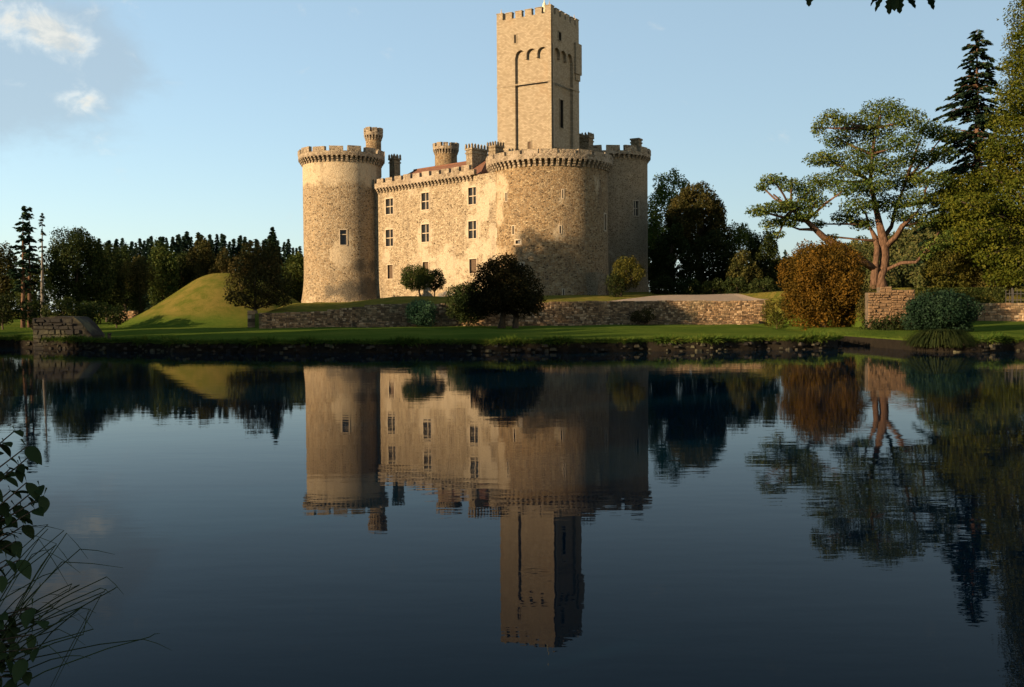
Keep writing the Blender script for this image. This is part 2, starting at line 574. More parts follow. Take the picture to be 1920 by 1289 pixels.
ta_top = [(TA[0] + RA * math.cos(a), TA[1] + RA * math.sin(a), 22.4, 2.3, 1.0) for a in (R(205), R(235), R(265), R(295), R(320))]
pa = on_cyl(640, 475, TA, RA)
ta_win = [(TA[0] + RA * math.cos(pa[0]), TA[1] + RA * math.sin(pa[0]), pa[1], 1.9, 0.8), (TA[0] + RA * math.cos(pa[0] + .1), TA[1] + RA * math.sin(pa[0] + .1), pa[1] + 2.2, 1.3, 1.0)]
ta_dark = []
for px, py, rr in ((690, 540, 2.0), (655, 545, 1.7), (620, 545, 1.0), (700, 500, 1.2), (675, 500, 1.2)):
    a_, z_ = on_cyl(px, py, TA, RA)
    ta_dark.append((TA[0] + RA * math.cos(a_), TA[1] + RA * math.sin(a_), z_, rr + 0.5, 1.2))
M_TA = rubble('tower_rubble_plastered', 0.05, ta_top + ta_win, dark=ta_dark, gain=0.78)
wb = []
for px, py, rr in ((730, 385, 1.5), (730, 446, 1.6), (797, 378, 1.5), (797, 440, 1.8), (886, 367, 1.6), (886, 430, 1.8), (886, 478, 1.5), (905, 390, 1.6), (725, 480, 1.2), (797, 480, 1.2), (918, 360, 1.6), (925, 440, 1.3)):
    u, z = on_plane(px, py, WO, WD)
    wb.append((WO[0] + WD[0] * u, WO[1] + WD[1] * u, z, rr, 0.75))
M_WALL = rubble('wall_rubble_plastered', 0.2, wb, stops=[(0.0, (0.08, 0.052, 0.026)), (0.12, (0.23, 0.16, 0.09)), (0.35, (0.31, 0.22, 0.13)), (0.65, (0.42, 0.32, 0.195)), (1.0, (0.51, 0.41, 0.265))], pcol=(0.47, 0.385, 0.265), gain=0.76)
tb = []
for px, py, rr in ((1050, 440, 1.0), (1050, 425, 0.8), (1055, 372, 0.9), (940, 350, 1.7), (935, 400, 1.5), (970, 440, 0.8)):
    a, z = on_cyl(px, py, TB, RB)
    tb.append((TB[0] + RB * math.cos(a), TB[1] + RB * math.sin(a), z, rr, 0.8))
M_TB = rubble('tower_rubble', 0.0, tb, stops=[(0, (0.06, 0.036, 0.017)), (0.13, (0.19, 0.115, 0.052)), (0.38, (0.28, 0.172, 0.08)), (0.7, (0.39, 0.26, 0.128)), (1, (0.49, 0.37, 0.21))], mortar=(0.32, 0.24, 0.145))
M_TC = rubble('tower_rubble_grey', 0.0, (), stops=[(0.0, (0.15, 0.105, 0.06)), (0.5, (0.24, 0.175, 0.10)), (1.0, (0.37, 0.285, 0.18))])
M_PAR = rubble('parapet_stone', 0.15, (), stops=[(0.0, (0.17, 0.125, 0.085)), (0.5, (0.31, 0.235, 0.16)), (1.0, (0.43, 0.34, 0.245))], pcol=(0.42, 0.34, 0.25), scale=2.2, stain=0.75)
M_KEEP = ashlar('keep_ashlar', LD, RD)
M_DRESS = plain('dressed_pale_stone', (0.36, 0.29, 0.20), (0.27, 0.21, 0.14), 2.0)
M_GLASS = plain('dark_window_glass', (0.012, 0.013, 0.015), (0.02, 0.02, 0.02), 1.0, 0.25, 0.05, 0.01, 0.25)
M_VOID = plain('painted_dark_interior', (0.012, 0.010, 0.008), (0.008, 0.007, 0.006), 1.0, 1.0, 0.1, 0.01, 0.0)  # near-black colour stands in for the shade inside the keep's openings
M_SHUT = plain('weathered_brown_shutter', (0.085, 0.055, 0.032), (0.05, 0.033, 0.02), 6.0, 0.8)


def roofmat():
    m, t = new_mat('red_roof_tiles')
    p = t.pos()
    u = t.vm('DOT_PRODUCT', p, (WD[0], WD[1], 0), 1)
    v = t.vm('DOT_PRODUCT', p, (WN[0] * 0.7, WN[1] * 0.7, 0.6), 1)
    uv = t.n('ShaderNodeCombineXYZ', {0: u, 1: v}).outputs[0]
    b = t.n('ShaderNodeTexBrick', {'Vector': uv, 'Color1': (0.12, 0.045, 0.026), 'Color2': (0.19, 0.08, 0.045), 'Mortar': (0.06, 0.025, 0.015), 'Scale': 1.0, 'Mortar Size': 0.02, 'Brick Width': 0.22, 'Row Height': 0.18})
    f = t.noise(p, 1.2, 5, 0.6)
    t.out(t.mix(t.m('MULTIPLY', f, 0.5), b.outputs[0], (0.12, 0.08, 0.05)), 0.9, b.outputs[1], -0.8, 0.05, 0.1)
    return m


M_ROOF = roofmat()


def wall_sheet(mb, ub, vb, pos, ops, depth):
    us = sorted(set([round(x, 5) for x in ub] + [round(x, 5) for o in ops for x in o[:2]]))
    vs = sorted(set([round(x, 5) for x in vb] + [round(x, 5) for o in ops for x in o[2:4]]))
    idx, V, Fc = {}, [], []

    def vi(i, j):
        if (i, j) not in idx:
            idx[(i, j)] = len(V)
            V.append(pos(us[i], vs[j], 0))
        return idx[(i, j)]
    for i in range(len(us) - 1):
        for j in range(len(vs) - 1):
            cu, cv = (us[i] + us[i + 1]) / 2, (vs[j] + vs[j + 1]) / 2
            if any(o[0] < cu < o[1] and o[2] < cv < o[3] for o in ops): continue
            Fc.append((vi(i, j), vi(i + 1, j), vi(i + 1, j + 1), vi(i, j + 1)))
    mb.add(V, Fc)
    for u0, u1, v0, v1 in [o[:4] for o in ops]:
        for (a, b), (c, d) in (((u0, v0), (u1, v0)), ((u1, v0), (u1, v1)), ((u1, v1), (u0, v1)), ((u0, v1), (u0, v0))):
            mb.add([pos(a, b, 0), pos(c, d, 0), pos(c, d, depth), pos(a, b, depth)], [(0, 1, 2, 3)])


def pbox(mb, pos, u0, u1, v0, v1, d0, d1):
    V = [pos(u, v, d) for d in (d0, d1) for u, v in ((u0, v0), (u1, v0), (u1, v1), (u0, v1))]
    mb.add(V, [(0, 1, 2, 3), (7, 6, 5, 4), (0, 4, 5, 1), (1, 5, 6, 2), (2, 6, 7, 3), (3, 7, 4, 0)])


def window(part, pos, su, o, cols=2, rows=2, kind='pane', fw=0.11, name='window', tr=None):
    """dressed stone surround with mullion and transom, panes or a shutter behind; o is the opening"""
    u0, u1, v0, v1 = o[:4]
    a = fw / su
    mb = MB()
    pbox(mb, pos, u0 - a, u0, v0 - fw, v1 + fw, -0.05, 0.14)
    pbox(mb, pos, u1, u1 + a, v0 - fw, v1 + fw, -0.05, 0.14)
    pbox(mb, pos, u0, u1, v1, v1 + fw, -0.055, 0.14)
    pbox(mb, pos, u0, u1, v0 - fw, v0, -0.08, 0.14)
    h = 0.055
    for c in range(1, cols):
        uc = u0 + (u1 - u0) * c / cols
        pbox(mb, pos, uc - h / su, uc + h / su, v0, v1, 0.10, 0.24)
    vr = [v0 + (v1 - v0) * (k / rows) for k in range(1, rows)]
    if tr: vr = [v0 + (v1 - v0) * tr]
    for vc in vr:
        pbox(mb, pos, u0, u1, vc - h, vc + h, 0.094, 0.246)
    mb.build(name, M_DRESS, part, CO)
    ve = [v0] + vr + [v1]
    for c in range(cols):
        for k in range(len(ve) - 1):
            g = MB()
            pbox(g, pos, u0 + (u1 - u0) * c / cols, u0 + (u1 - u0) * (c + 1) / cols, ve[k], ve[k + 1], 0.26, 0.30)
            g.build('shutter' if kind == 'shutter' else 'pane', M_SHUT if kind == 'shutter' else M_GLASS, part, CO)


def corbel_mesh(depth, h, wd, mat):
    d, mb = depth, MB()
    prof = [(-0.1, 0), (d * .28, 0.0), (d * .36, h * .12), (d * .36, h * .33), (d * .62, h * .38), (d * .68, h * .5), (d * .68, h * .68), (d * .94, h * .72), (d, h * .85), (d, h), (-0.1, h)]
    mb.prism(prof, (0, -wd / 2, 0), (1, 0, 0), (0, 0, 1), (0, 1, 0), wd)
    return mb.build('corbel', mat, data=True)


def block_mesh(name, lx, ly, h, mat, rng, cap=0.0):
    mb = MB()
    j = lambda: rng.uniform(-0.035, 0.035)
    V = []
    for z in (0, h):
        for sx, sy in ((0, -1), (1, -1), (1, 1), (0, 1)):
            V.append((sx * lx + j() * (z > 0), sy * ly / 2 + j(), z + (j() if z else 0)))
    mb.add(V, [(3, 2, 1, 0), (4, 5, 6, 7), (0, 1, 5, 4), (1, 2, 6, 5), (2, 3, 7, 6), (3, 0, 4, 7)])
    if cap:
        mb.box((lx / 2, 0, h + 0.05), lx / 2 + cap, ly / 2 + cap, 0.05)
    return mb.build(name, mat, data=True)


rg = random.Random(11)


def battlements(part, C, r, z0, ch, ph, mh, over, nc, nm, frac, mat=None, arc=None):
    """ring of corbels carrying a parapet with merlons"""
    mat = mat or M_PAR
    cm = corbel_mesh(over - 0.02, ch, 0.30 * (2 * PI * r / nc) / 0.66, mat)
    for k in range(nc):
        a = 2 * PI * (k + 0.5) / nc
        link('corbel', cm, part, Vector((C[0] + r * math.cos(a), C[1] + r * math.sin(a), z0)) - CO, (0, 0, a))
    mb = MB()
    ro, ri = r + over, r + over - 0.5
    mb.lathe(C, [(r - 0.2, z0 + ch), (ro, z0 + ch), (ro, z0 + ch + ph), (ri, z0 + ch + ph), (ri, z0 + ch + 0.05), (0.01, z0 + ch + 0.05)], 72)
    smooth_angle(mb.build('parapet', mat, part, CO))
    mms = [block_mesh('merlon', 0.48, 2 * PI * ro / nm * frac, mh, mat, rg, 0.0) for _ in range(4)]
    for k in range(nm):
        a = 2 * PI * (k + 0.35) / nm
        link('merlon', mms[k % 4], part, Vector((C[0] + (ri + 0.01) * math.cos(a), C[1] + (ri + 0.01) * math.sin(a), z0 + ch + ph)) - CO, (0, 0, a), (1, 1, rg.uniform(0.9, 1.1)))


def tower(label, C, r, zb, z0, ch, ph, mh, over, nc, nm, frac, flare, fz, ops_px, mat):
    def rz(z): return r + flare * (1 - min(1, max(0, (z - zb) / fz))) ** 2
    def pos(th, z, d): return (C[0] + (rz(z) - d) * math.cos(th), C[1] + (rz(z) - d) * math.sin(th), z)
    ops = []
    for px0, px1, py0, py1, kind in ops_px:
        pm = (py0 + py1) / 2
        t0, t1 = on_cyl(px0, pm, C, r)[0], on_cyl(px1, pm, C, r)[0]
        v0, v1 = on_cyl((px0 + px1) / 2, py1, C, r)[1], on_cyl((px0 + px1) / 2, py0, C, r)[1]
        ops.append((t0, t1, v0, v1, kind))
    mb = MB()
    wall_sheet(mb, [2 * PI * k / 96 for k in range(97)], [zb - 1.2, zb + 0.5, zb + 1.2, zb + 2, zb + 3, zb + 4, zb + 6, (zb + z0) / 2, z0 - 2, z0 + ch], pos, ops, 0.55)
    part = smooth_angle(mb.build('round_tower', mat, castle, CO), 30)
    part['label'] = label
    battlements(part, C, r, z0, ch, ph, mh, over, nc, nm, frac)
    for o in ops:
        if o[4] == 'slit': window(part, pos, r, o, 1, 1, 'dark', 0.10, 'arrow_slit')
        elif o[4] == 'cross': window(part, pos, r, o, 2, 2)
        elif o[4] == 'bar': window(part, pos, r, o, 1, 2, tr=0.70, fw=0.12)
        elif o[4] == 'plain': window(part, pos, r, o, 1, 1, fw=0.16)
    return part, pos


twA, posA = tower('round corner tower on the left with a plastered band under its parapet', TA, RA, 3.7, 23.6, 0.8, 0.6, 0.68, 0.6, 56, 15, 0.74, 0.55, 5.0,
                  [(637.5, 650, 431.5, 459.5, 'bar')], M_TA)
twB, posB = tower('broad round tower in the middle of the front', TB, RB, 4.4, 20.15, 0.85, 0.6, 0.5, 0.62, 70, 22, 0.86, 0.35, 4.0,
                  [(948, 950.5, 362, 378, 'slit'), (1054, 1056.5, 356, 372, 'slit'), (930, 932, 430, 446, 'slit'), (961, 964, 424, 440, 'slit'), (1049, 1052, 424, 438, 'slit'),
                   (967, 976, 451, 457.5, 'plain'), (977, 982, 494, 506, 'plain'), (1054.5, 1057, 543, 556, 'slit'), (1133, 1136, 402, 432, 'plain')], M_TB)
twC, posC = tower('shaded round tower behind on the right', TC, RC, 5.0, 25.7, 0.55, 0.5, 0.8, 0.5, 52, 15, 0.72, 0.3, 4.0,
                  [(1188, 1197, 377, 405, 'cross')], M_TC)


# curtain wall with its battlements
def pos_w(u, z, d): return (WO[0] + WD[0] * u + WN[0] * d, WO[1] + WD[1] * u + WN[1] * d, z)


wops = []
for px0, px1, py0, py1, kind in ((723.5, 737.5, 373, 402, 'cross'), (723.5, 737.5, 431, 462, 'cross'), (727, 737, 497, 523, 'shutter'), (790.5, 804.5, 362, 393.5, 'cross'),
                                 (790.5, 805, 421, 454, 'cross'), (793, 804, 491.5, 516, 'shutter'), (878.5, 893, 352, 383.5, 'cross'), (878.5, 893.5, 415, 447.5, 'cross'),
                                 (880.5, 894, 486, 513, 'shutter')):
    u0, z0 = on_plane(px0, (py0 + py1) / 2, WO, WD)
    u1, _ = on_plane(px1, (py0 + py1) / 2, WO, WD)
    _, v1 = on_plane((px0 + px1) / 2, py0, WO, WD)
    _, v0 = on_plane((px0 + px1) / 2, py1, WO, WD)
    wops.append((u0, u1, v0, v1, kind))
UW0, UW1, ZC = -2.2, 23.5, 19.4
mb = MB()
wall_sheet(mb, [UW0 + (UW1 - UW0) * k / 20 for k in range(21)], [3.0, 6, 9, 12, 15, 18, ZC + 0.65], pos_w, wops, 0.55)
cw = mb.build('curtain_wall', M_WALL, castle, CO)
for o in wops:
    window(cw, pos_w, 1.0, o, 1 if o[4] == 'shutter' else 2, 1 if o[4] == 'shutter' else 2, 'shutter' if o[4] == 'shutter' else 'pane', 0.13)
    if o is wops[4]:
        g = MB()                                                   # relieving arch over the middle window
        pts = []
        for rr in (0.62, 0.82):
            pts.append([((o[0] + o[1]) / 2 + rr * math.cos(PI * k / 10), o[3] + 0.22 + rr * 0.55 * math.sin(PI * k / 10)) for k in range(11)])
        poly = pts[0] + pts[1][::-1]
        g.prism(poly, pos_w(0, 0, -0.04), (WD[0], WD[1], 0), (0, 0, 1), (WN[0], WN[1], 0), 0.12)
        g.build('window_arch', M_DRESS, cw, CO)
cm = corbel_mesh(0.5, 0.66, 0.30, M_PAR)
wa = math.atan2(-WN[1], -WN[0])
k = 0
u = UW0 + 0.3
while u < 19.6:
    p = Vector(pos_w(u, ZC, 0))
    link('corbel', cm, cw, p - CO, (0, 0, wa))
    u += 0.675
mb = MB()
pbox(mb, pos_w, UW0, 19.9, ZC + 0.66, ZC + 1.32, -0.52, -0.06)
pbox(mb, pos_w, UW0, 19.9, ZC + 0.658, ZC + 0.70, -0.05, 1.4)
mb.build('parapet', M_PAR, cw, CO)
mm = [block_mesh('merlon', 0.44, 1.42, 0.62, M_PAR, rg) for _ in range(4)]
for k in range(11):
    p = Vector(pos_w(-0.9 + k * 1.92, ZC + 1.32, -0.07))
    link('merlon', mm[k % 4], cw, p - CO, (0, 0, wa), (1, 1, rg.uniform(0.92, 1.08)))

# the wing behind the wall and its tiled roof
mb = MB()
pbox(mb, pos_w, UW0 + 0.3, 19.0, 3.2, ZC + 0.62, 0.62, 10.6)
wing = mb.build('wing', M_WALL, castle, CO)
mb = MB()
E, RDG = ZC + 0.75, 23.1
V = [pos_w(UW0 + .4, E, 1.3), pos_w(19.0, E, 1.3), pos_w(19.0, E, 10.4), pos_w(UW0 + .4, E, 10.4), pos_w(UW0 + 3.2, RDG, 5.8), pos_w(16.0, RDG, 5.8)]
mb.add(V, [(0, 1, 5, 4), (1, 2, 5), (2, 3, 4, 5), (3, 0, 4)])
roof = mb.build('roof', M_ROOF, castle, CO)
mb = MB()
mb.tube([pos_w(UW0 + 3.2, RDG, 5.8), pos_w(16.0, RDG, 5.8)], [0.16, 0.16], 6)
mb.build('ridge_tiles', M_ROOF, roof, CO)

# plain rear walls that close the court
def rear_wall(p, q, zt):
    d = Vector((q[0] - p[0], q[1] - p[1], 0))
    ln = d.length
    d.normalize()
    mb = MB()
    mb.box(((p[0] + q[0]) / 2, (p[1] + q[1]) / 2, (3 + zt) / 2), ln / 2, 0.7, (zt - 3) / 2, (d.x, d.y))
    mb.build('curtain_wall', M_TC, castle, CO)


rear_wall((9.5, 131.5), (13.2, 153.0), 19.6)
rear_wall((-22, 147), (-14, 168), 19.0)
rear_wall((-14, 168), (11, 161), 19.0)


# keep
def pos_l(u, z, d): return (K0[0] + LD[0] * u + RD[0] * d, K0[1] + LD[1] * u + RD[1] * d, z)
def pos_r(u, z, d): return (K0[0] + RD[0] * u + LD[0] * d, K0[1] + RD[1] * u + LD[1] * d, z)


ZT = on_plane(1036, 22, K0, LD)[1]                     # foot of the merlons
ZB = 5.0
IN = 0.45
mb = MB()
c = Vector((K0[0] + (LD[0] + RD[0]) * KS / 2, K0[1] + (LD[1] + RD[1]) * KS / 2, 0))
hs = KS / 2 - IN
mb.box((c.x, c.y, (ZB + ZT - 1.0) / 2), hs, hs, (ZT - 1.0 - ZB) / 2, LD)
keep = mb.build('keep', M_KEEP, castle, CO)
keep['label'] = 'tall square keep with blind arches below its parapet'
sp = on_plane(975, 108, K0, LD)[1]
ua = on_plane(1027.5, 180, K0, LD)[0]
ub = on_plane(966, 180, K0, LD)[0]


def facing(pos, a, b, narch, nm):
    poly = [(0 if nm == 'l' else 0.003, ZB), (0 if nm == 'l' else 0.003, ZT), (KS, ZT), (KS, ZB), (b, ZB), (b, sp)]
    wdt = (b - a) / narch
    for i in range(narch):
        cx = b - wdt * (i + 0.5)
        rr = wdt / 2 - (0.10 if narch > 1 else 0)
        for k in range(0, 9):
            th = PI * k / 8
            poly.append((cx + rr * math.cos(th), sp + 0.25 + rr * 0.95 * math.sin(th)))
        if i < narch - 1:
            poly += [(cx - rr, sp - 0.35), (cx - rr - 0.2, sp - 0.35)]
    poly += [(a, sp), (a, ZB)]
    mb = MB()
    V = [pos(u, z, 0) for u, z in poly] + [pos(u, z, IN + 0.02) for u, z in poly]
    n = len(poly)
    mb.add(V, [tuple(range(n)), tuple(reversed(range(n, 2 * n)))] + [(i, n + i, n + (i + 1) % n, (i + 1) % n) for i in range(n)])
    return mb.build('arcaded_facing', M_KEEP, keep, CO)


facing(pos_l, ua, ub, 3, 'l')
facing(pos_r, 0.85, KS - 2.0, 3, 'r')
# rear facings
for pos in (lambda u, z, d: pos_l(u, z, KS - d), lambda u, z, d: pos_r(u, z, KS - d)):
    mb = MB()
    pbox(mb, pos, IN + 0.03, KS - IN - 0.03, ZB, ZT, 0.0, IN + 0.02)
    mb.build('rear_facing', M_KEEP, keep, CO)
# slim shaft on the dark face's edge, string courses
mb = MB()
zs = on_plane(965, 160, K0, LD)[1]
pbox(mb, pos_l, -0.04, KS + 0.04, zs - 0.1, zs + 0.1, -0.07, 0.02)
mb.build('string_course', M_KEEP, keep, CO)
mb = MB()
pbox(mb, pos_l, ua + 0.01, ub - 0.01, zs - 0.1, zs + 0.1, IN - 0.07, IN + 0.02)
mb.build('string_course', M_KEEP, keep, CO)
mb = MB()
pbox(mb, pos_r, 0.0, KS + 0.02, zs - 0.1, zs + 0.1, -0.07, 0.02)
mb.build('string_course', M_KEEP, keep, CO)
mb = MB()
pbox(mb, pos_r, 0.855, KS - 2.01, zs - 9.0, zs - 8.8, IN - 0.09, IN + 0.02)
mb.build('string_course', M_KEEP, keep, CO)
mb = MB()
p0 = pos_r(0.5, 0, -0.1)
mb.tube([(p0[0], p0[1], 20), (p0[0], p0[1], 40)], [0.07, 0.07], 6)
mb.build('rain_pipe', M_DRESS, keep, CO)
# openings of the keep: framed flat panels, all but the door painted as inner shade
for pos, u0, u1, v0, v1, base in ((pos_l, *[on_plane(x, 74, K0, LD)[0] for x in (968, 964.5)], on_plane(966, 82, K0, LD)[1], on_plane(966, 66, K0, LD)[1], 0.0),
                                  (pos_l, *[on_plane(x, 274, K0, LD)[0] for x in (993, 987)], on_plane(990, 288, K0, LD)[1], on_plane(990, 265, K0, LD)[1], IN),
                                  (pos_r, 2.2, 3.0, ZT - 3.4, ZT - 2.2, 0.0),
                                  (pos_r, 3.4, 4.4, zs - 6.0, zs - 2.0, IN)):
    g = MB()
    for q in ((u0 - .12, u0, v0 - .12, v1 + .12), (u1, u1 + .12, v0 - .12, v1 + .12), (u0, u1, v1, v1 + .12), (u0, u1, v0 - .12, v0)):
        pbox(g, pos, *q, base - 0.10, base + 0.05)
    g.build('window', M_KEEP, keep, CO)
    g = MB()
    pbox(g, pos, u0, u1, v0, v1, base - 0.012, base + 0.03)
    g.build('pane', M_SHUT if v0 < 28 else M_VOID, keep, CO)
# merlons of the keep, every side
mk = [block_mesh('merlon', 0.55, 1.05, 0.85, M_KEEP, rg, 0.06) for _ in range(3)]
for side, (pos, ang) in enumerate(((pos_l, math.atan2(RD[1], RD[0])), (pos_r, math.atan2(LD[1], LD[0])))):
    for far in (0, 1):
        for i in range(1, 5):
            u = 0.4 + (KS - 0.8) * i / 5
            p = Vector(pos(u, ZT, KS - 0.005 if far else 0.005))
            link('merlon', mk[i % 3], keep, p - CO, (0, 0, ang + (PI if far else 0)))
for u, v in ((0, 0), (KS, 0), (0, KS), (KS, KS)):
    mb = MB()
    cc = Vector(pos_l(u + (0.5 if u == 0 else -0.5), 0, v + (0.5 if v == 0 else -0.5)))
    mb.box((cc.x, cc.y, ZT + 0.48), 0.49, 0.49, 0.48, LD)
    mb.box((cc.x, cc.y, ZT + 1.01), 0.55, 0.55, 0.05, LD)
    mb.build('corner_merlon', M_KEEP, keep, CO)
    mb = MB()
    mb.tube([(cc.x, cc.y, ZT + 1.06), (cc.x, cc.y, ZT + 1.3), (cc.x, cc.y, ZT + 1.8)], [0.12, 0.09, 0.02], 6)
    mb.build('spike', M_DRESS, keep, CO)
mb = MB()                                                           # pale finial of the stair roof behind the parapet
cc = Vector(pos_l(2.2, 0, 2.2))
mb.lathe((cc.x, cc.y), [(0.75, ZT - 1.0), (0.75, ZT + 0.2), (0.8, ZT + 0.25), (0.42, ZT + 1.3), (0.2, ZT + 1.9), (0.24, ZT + 2.0), (0.06, ZT + 2.3), (0.04, ZT + 3.3), (0.01, ZT + 3.4)], 12)
mb.build('finial', plain('pale_lead_roof', (0.52, 0.48, 0.32), (0.42, 0.38, 0.24)), keep, CO)
mb = MB()                                                           # corbelled closet on the far edge of the dark face
pbox(mb, pos_r, KS - 1.6, KS + 0.25, on_plane(1036, 118, K0, LD)[1], ZT - 2.6, -0.35, 0.3)
pbox(mb, pos_r, KS - 1.4, KS + 0.1, on_plane(1036, 130, K0, LD)[1], on_plane(1036, 118, K0, LD)[1], -0.18, 0.3)
mb.build('bartizan', M_KEEP, keep, CO)


# turrets
def turret(C, r, zb, zt, over, nm, nc):
    mb = MB()
    mb.lathe(C, [(r, zb), (r, zt - 1.0)], 32)
    t_ = smooth_angle(mb.build('turret', M_TB, castle, CO))
    battlements(t_, C, r, zt - 1.75, 0.7, 0.45, 0.6, over, nc, nm, 0.66, M_PAR)
    return t_


p = at(700, 242, 147)
turret((p.x, p.y), 1.12, 22.5, p.z, 0.28, 8, 18)
p = at(836, 270, 158)
turret((p.x, p.y), 1.75, 5, p.z, 0.30, 11, 26)


def chimney(px, pt, D, zb, wl, wr, spikes=True, axes=(WD, WN), nsp=(3, 5)):
    """square stack with a lip and little pinnacles round the top"""
    p = at(px, pt, D)
    h = 0.55 if spikes else 0.0
    mb = MB()
    zt = p.z - h
    mb.box((p.x, p.y, (zb + zt) / 2), wl / 2, wr / 2, (zt - zb) / 2, axes[0])
    mb.box((p.x, p.y, zt - 0.55), wl / 2 + 0.10, wr / 2 + 0.10, 0.10, axes[0])
    mb.box((p.x, p.y, zt - 0.03), wl / 2 + 0.13, wr / 2 + 0.13, 0.13, axes[0])
    ch = mb.build('chimney', M_TC, castle, CO)
    if spikes:
        a, b = Vector((*axes[0], 0)), Vector((-axes[0][1], axes[0][0], 0))
        sm = MB()
        sm.box((0, 0, 0.22), 0.11, 0.11, 0.22, axes[0])
        sm.box((0, 0, 0.53), 0.11, 0.11, 0.09, axes[0], 0.2)
        sme = sm.build('pinnacle', M_TC, data=True)
        seen = set()
        for i in range(nsp[0]):
            for j in range(nsp[1]):
                if 0 < i < nsp[0] - 1 and 0 < j < nsp[1] - 1: continue
                q = Vector((p.x, p.y, zt + 0.10)) + a * ((i / (nsp[0] - 1) - .5) * wl) + b * ((j / (nsp[1] - 1) - .5) * wr)
                link('pinnacle', sme, ch, q - CO)
    return ch


chimney(740, 292, 149, 19.5, 1.15, 1.15, True, nsp=(3, 3))
chimney(894, 274, 134, 19.5, 1.15, 2.9, True, nsp=(3, 6))
chimney(929, 269, 141, 19.5, 1.5, 1.6, True, nsp=(4, 4))
chimney(1099, 252, 152, 19.0, 1.6, 1.6, True, (LD, RD), nsp=(4, 4))
chimney(1193, 262, 157, 25.5, 1.3, 1.3, False, (LD, RD))

# low postern porch at the foot of the broad tower
pp = at(1121, 558, 121.0)
d = (0.80, 0.60)
mb = MB()
mb.box((pp.x, pp.y + 1.0, 5.2), 1.25, 1.5, 1.2, d)
poly = [(-1.25, 6.4), (1.25, 6.4), (0.3, 6.9), (-0.6, 7.35), (-1.25, 7.3)]
nn = (-0.60, 0.80)
mb.prism(poly, (pp.x - nn[0] * 1.5, pp.y + 1.0 - nn[1] * 1.5, 0), (d[0], d[1], 0), (0, 0, 1), (nn[0], nn[1], 0), 3.0)
porch = mb.build('porch', M_TC, castle, CO)
mb = MB()
mb.box((pp.x + d[0] * 0.55 - nn[0] * 1.53, pp.y + 1.0 + d[1] * 0.55 - nn[1] * 1.53, 5.35), 0.36, 0.05, 0.85, d)
mb.build('door', M_SHUT, porch, CO)

# ------------------------------------------------------------------ rubble walls of the terrace and garden
M_GW = plain('garden_wall_mortar', (0.10, 0.075, 0.05), (0.05, 0.04, 0.03), 3.0)


def stonemat(name, stops):
    m, t = new_mat(name)
    g = t.n('ShaderNodeNewGeometry')
    p = g.outputs['Position']
    c = t.ramp(g.outputs['Random Per Island'], stops)
    f = t.noise(p, 9, 5, 0.65)
    c = t.mix(0.5, c, t.mix(f, (0.35, 0.35, 0.35), (1.2, 1.2, 1.2)), 'MULTIPLY')
    moss = t.sm(t.noise(p, 0.35, 5, 0.65), 0.48, 0.66)
    c = t.mix(t.m('MULTIPLY', moss, 0.6), c, t.mix(f, (0.055, 0.055, 0.025), (0.10, 0.09, 0.055)))
    t.out(c, 0.95, f, 0.8, 0.04, 0.1)
    return m


M_STONE = stonemat('garden_wall_stone', [(0, (0.07, 0.045, 0.025)), (0.4, (0.17, 0.105, 0.055)), (0.75, (0.26, 0.165, 0.085)), (1, (0.38, 0.27, 0.16))])
M_BANKSTONE = stonemat('dark_bank_stone', [(0, (0.006, 0.005, 0.004)), (0.6, (0.014, 0.012, 0.010)), (1, (0.035, 0.030, 0.022))])  # very dark stone tones for the far bank and the block core


def stone_block(mb, o, ax, n, u0, u1, v0, v1, d, rng, j=0.03):
    """five-sided stone: front face inset a little from its foot so that the edges round off"""
    e = 0.035
    J = lambda: rng.uniform(-j, j)
    V = []
    for dd, i in ((0, 0), (d, e)):
        for u, v in ((u0 + i, v0 + i), (u1 - i, v0 + i), (u1 - i, v1 - i), (u0 + i, v1 - i)):
            u += J(); v += J()
            V.append((o[0] + ax[0] * u - n[0] * dd, o[1] + ax[1] * u - n[1] * dd, o[2] + v))
    mb.add(V, [(4, 5, 6, 7), (0, 1, 5, 4), (1, 2, 6, 5), (2, 3, 7, 6), (3, 0, 4, 7)])


